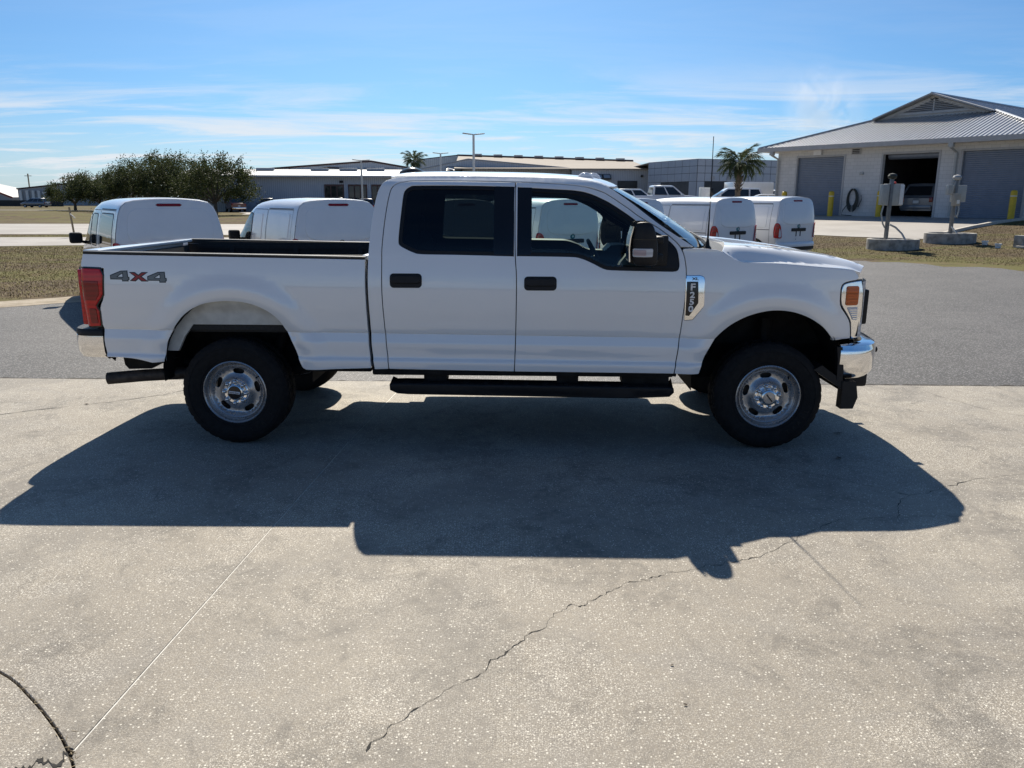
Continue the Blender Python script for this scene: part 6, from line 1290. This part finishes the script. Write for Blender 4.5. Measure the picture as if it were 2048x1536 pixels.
# ---------------------------------------------------------------- grass blades (beyond counting)
leaf_mat('grass_blade', (.150, .118, .070), (.150, .148, .052), .0)
def in_poly(x, y, P):
    c = np.zeros(len(x), bool); n = len(P)
    for i in range(n):
        x0, y0 = P[i]; x1, y1 = P[(i + 1) % n]
        if y0 == y1: continue
        k = ((y0 > y) != (y1 > y)) & (x < (x1 - x0) * (y - y0) / (y1 - y0) + x0); c ^= k
    return c
rs = np.random.RandomState(7)
leaf_mat('grass_brown', (.118, .086, .056), (.125, .108, .050), .0)
def grass(regions, bans, name, lab, gm='grass_blade'):
    X = []; Y = []
    for P, n in regions:
        A = np.array(P); lo, hi = A.min(0), A.max(0); x = rs.uniform(lo[0], hi[0], n); y = rs.uniform(lo[1], hi[1], n); k = in_poly(x, y, P)
        for bn in bans: k &= ~in_poly(x, y, bn)
        X.append(x[k]); Y.append(y[k])
    x = np.concatenate(X); y = np.concatenate(Y); n = len(x); z = np.array([hz(a, b) for a, b in zip(x, y)]); h = rs.uniform(.012, .035, n); a = rs.uniform(0, 2 * np.pi, n); w = rs.uniform(.004, .010, n); lx = rs.normal(0, .5, n) * h; ly = rs.normal(0, .5, n) * h
    V = np.zeros((n, 3, 3)); V[:, 0] = np.stack([x - w * np.cos(a), y - w * np.sin(a), z], 1); V[:, 1] = np.stack([x + w * np.cos(a), y + w * np.sin(a), z], 1); V[:, 2] = np.stack([x + lx, y + ly, z + h], 1)
    me = bpy.data.meshes.new(name); me.vertices.add(3 * n); me.vertices.foreach_set('co', V.ravel()); me.loops.add(3 * n); me.loops.foreach_set('vertex_index', np.arange(3 * n)); me.polygons.add(n); me.polygons.foreach_set('loop_start', np.arange(n) * 3); me.polygons.foreach_set('loop_total', np.full(n, 3)); me.update(calc_edges=True); me.materials.append(MATS[gm]); me.shade_smooth(); me.normals_split_custom_set_from_vertices(np.tile(np.array([0., 0., 1.]), (3 * n, 1)).tolist())
    tag(link(bpy.data.objects.new(name, me)), lab, 'grass', kind='stuff')
grass([([(-8.6, 15.5), (-1, 20), (-3, 31.6), (-17.4, 31.2), (-21, 30.5), (-13.5, 11.5)], 170000), ([(-30, 38.2), (-20, 39.2), (-12, 39.2), (-12, 40.8), (-22, 41), (-30, 40)], 12000)], [lot], 'grass', 'short dry grass on the left beside the asphalt')
grass([([(9.9, 25.6), (13.5, 24.2), (14.8, 22.5), (24, 15.8), (30, 15), (30, 38), (25.6, 39.2), (20.7, 36.0), (16.6, 31.9), (14.4, 34.0), (13.4, 35.3), (5, 40.5), (3, 30)], 250000)], [lot], 'grass', 'short brown grass around the concrete rings on the right', 'grass_brown')
# ---------------------------------------------------------------- fallen leaves on the concrete
mat('leaf_dry', (.06, .042, .025), .8, 0, .3, 30)
for k, (x, y, s_) in enumerate(((2.66, 6.18, .032), (2.42, 5.55, .026), (-3.92, 7.02, .018), (.66, 2.88, .007), (.66, 2.62, .008))):
    rr = random.Random(50 + k); a = rr.uniform(0, 6); m = MB(); pts = []
    for j in range(9):
        t_ = 2 * PI * j / 9; r_ = s_ * (1 + .35 * math.cos(2 * t_)) * rr.uniform(.75, 1.15); pts.append((x + r_ * math.cos(t_ + a), y + .7 * r_ * math.sin(t_ + a), .004 + .30 * s_ * abs(math.sin(t_ * .5 + .6))))
    m.add([(x, y, .004)] + pts, [(0, 1 + j, 1 + (j + 1) % 9) for j in range(9)]); o = m.build('dry_leaf', 'leaf_dry', None, 50)
    tag(o, ['dark dry leaf on the concrete just in front of the front wheel', 'dark dry leaf lying in the truck shadow near its right end', 'tiny dark leaf by the crack left of the rear wheel', 'small dark bit near the bottom centre, right of the long crack', 'small dark bit at the very bottom, right of the long crack', 'dark speck low on the concrete, right of bottom centre', 'dark speck on the sunlit concrete below the mirror shadow', 'dark speck on the sunlit concrete at the right, under the crack', 'dark speck left of the pale joint below the shadow', 'dark speck on sunlit concrete between long crack and right edge', 'dark speck left of the long crack below the cab shadow'][k], 'leaf', 'dry bits scattered on the concrete')
for mname in ('concrete', 'asphalt', 'turf', 'road', 'sand'):
    for nd in MATS[mname].node_tree.nodes:
        if nd.bl_idname == 'ShaderNodeTexNoise': nd.noise_dimensions = '2D'

# ---------------------------------------------------------------- thin smoke drifting up behind the block garage
sm_m = bpy.data.materials.new('smoke'); sm_m.use_nodes = True; t = sm_m.node_tree; t.nodes.clear(); MATS['smoke'] = sm_m
o = N(t, 'ShaderNodeOutputMaterial'); pv = N(t, 'ShaderNodeVolumePrincipled'); t.links.new(pv.outputs[0], o.inputs['Volume']); pv.inputs['Color'].default_value = (.92, .93, .95, 1); pv.inputs['Anisotropy'].default_value = .35
tcn = N(t, 'ShaderNodeTexCoord'); gen = tcn.outputs['Object']
nz = noise(t, gen, .085, 5, .6, .8)
ln = N(t, 'ShaderNodeVectorMath', operation='LENGTH'); mpn = N(t, 'ShaderNodeMapping'); mpn.inputs['Scale'].default_value = (1 / 22, 1 / 8, 1 / 20); t.links.new(gen, mpn.inputs[0]); t.links.new(mpn.outputs[0], ln.inputs[0])
fall = ramp(t, ln.outputs['Value'], 1.0, .15); t.links.new(math_n(t, 'MULTIPLY', math_n(t, 'MULTIPLY', ramp(t, nz, .36, .66), fall), .085), pv.inputs['Density'])
bm = bmesh.new(); bmesh.ops.create_icosphere(bm, subdivisions=3, radius=1)
for v_ in bm.verts: v_.co = Vector((v_.co.x * 22, v_.co.y * 8, v_.co.z * 20))
me = bpy.data.meshes.new('smoke_plume'); bm.to_mesh(me); bm.free(); me.materials.append(sm_m); o = link(bpy.data.objects.new('smoke_plume', me)); o.location = (131, 350, 40); o.rotation_euler = (0, R(22), 0)
tag(o, 'thin pale smoke drifting in the sky left of the garage roof', 'smoke', kind='stuff')
sc.cycles.volume_step_rate = 2.0; sc.cycles.volume_max_steps = 48
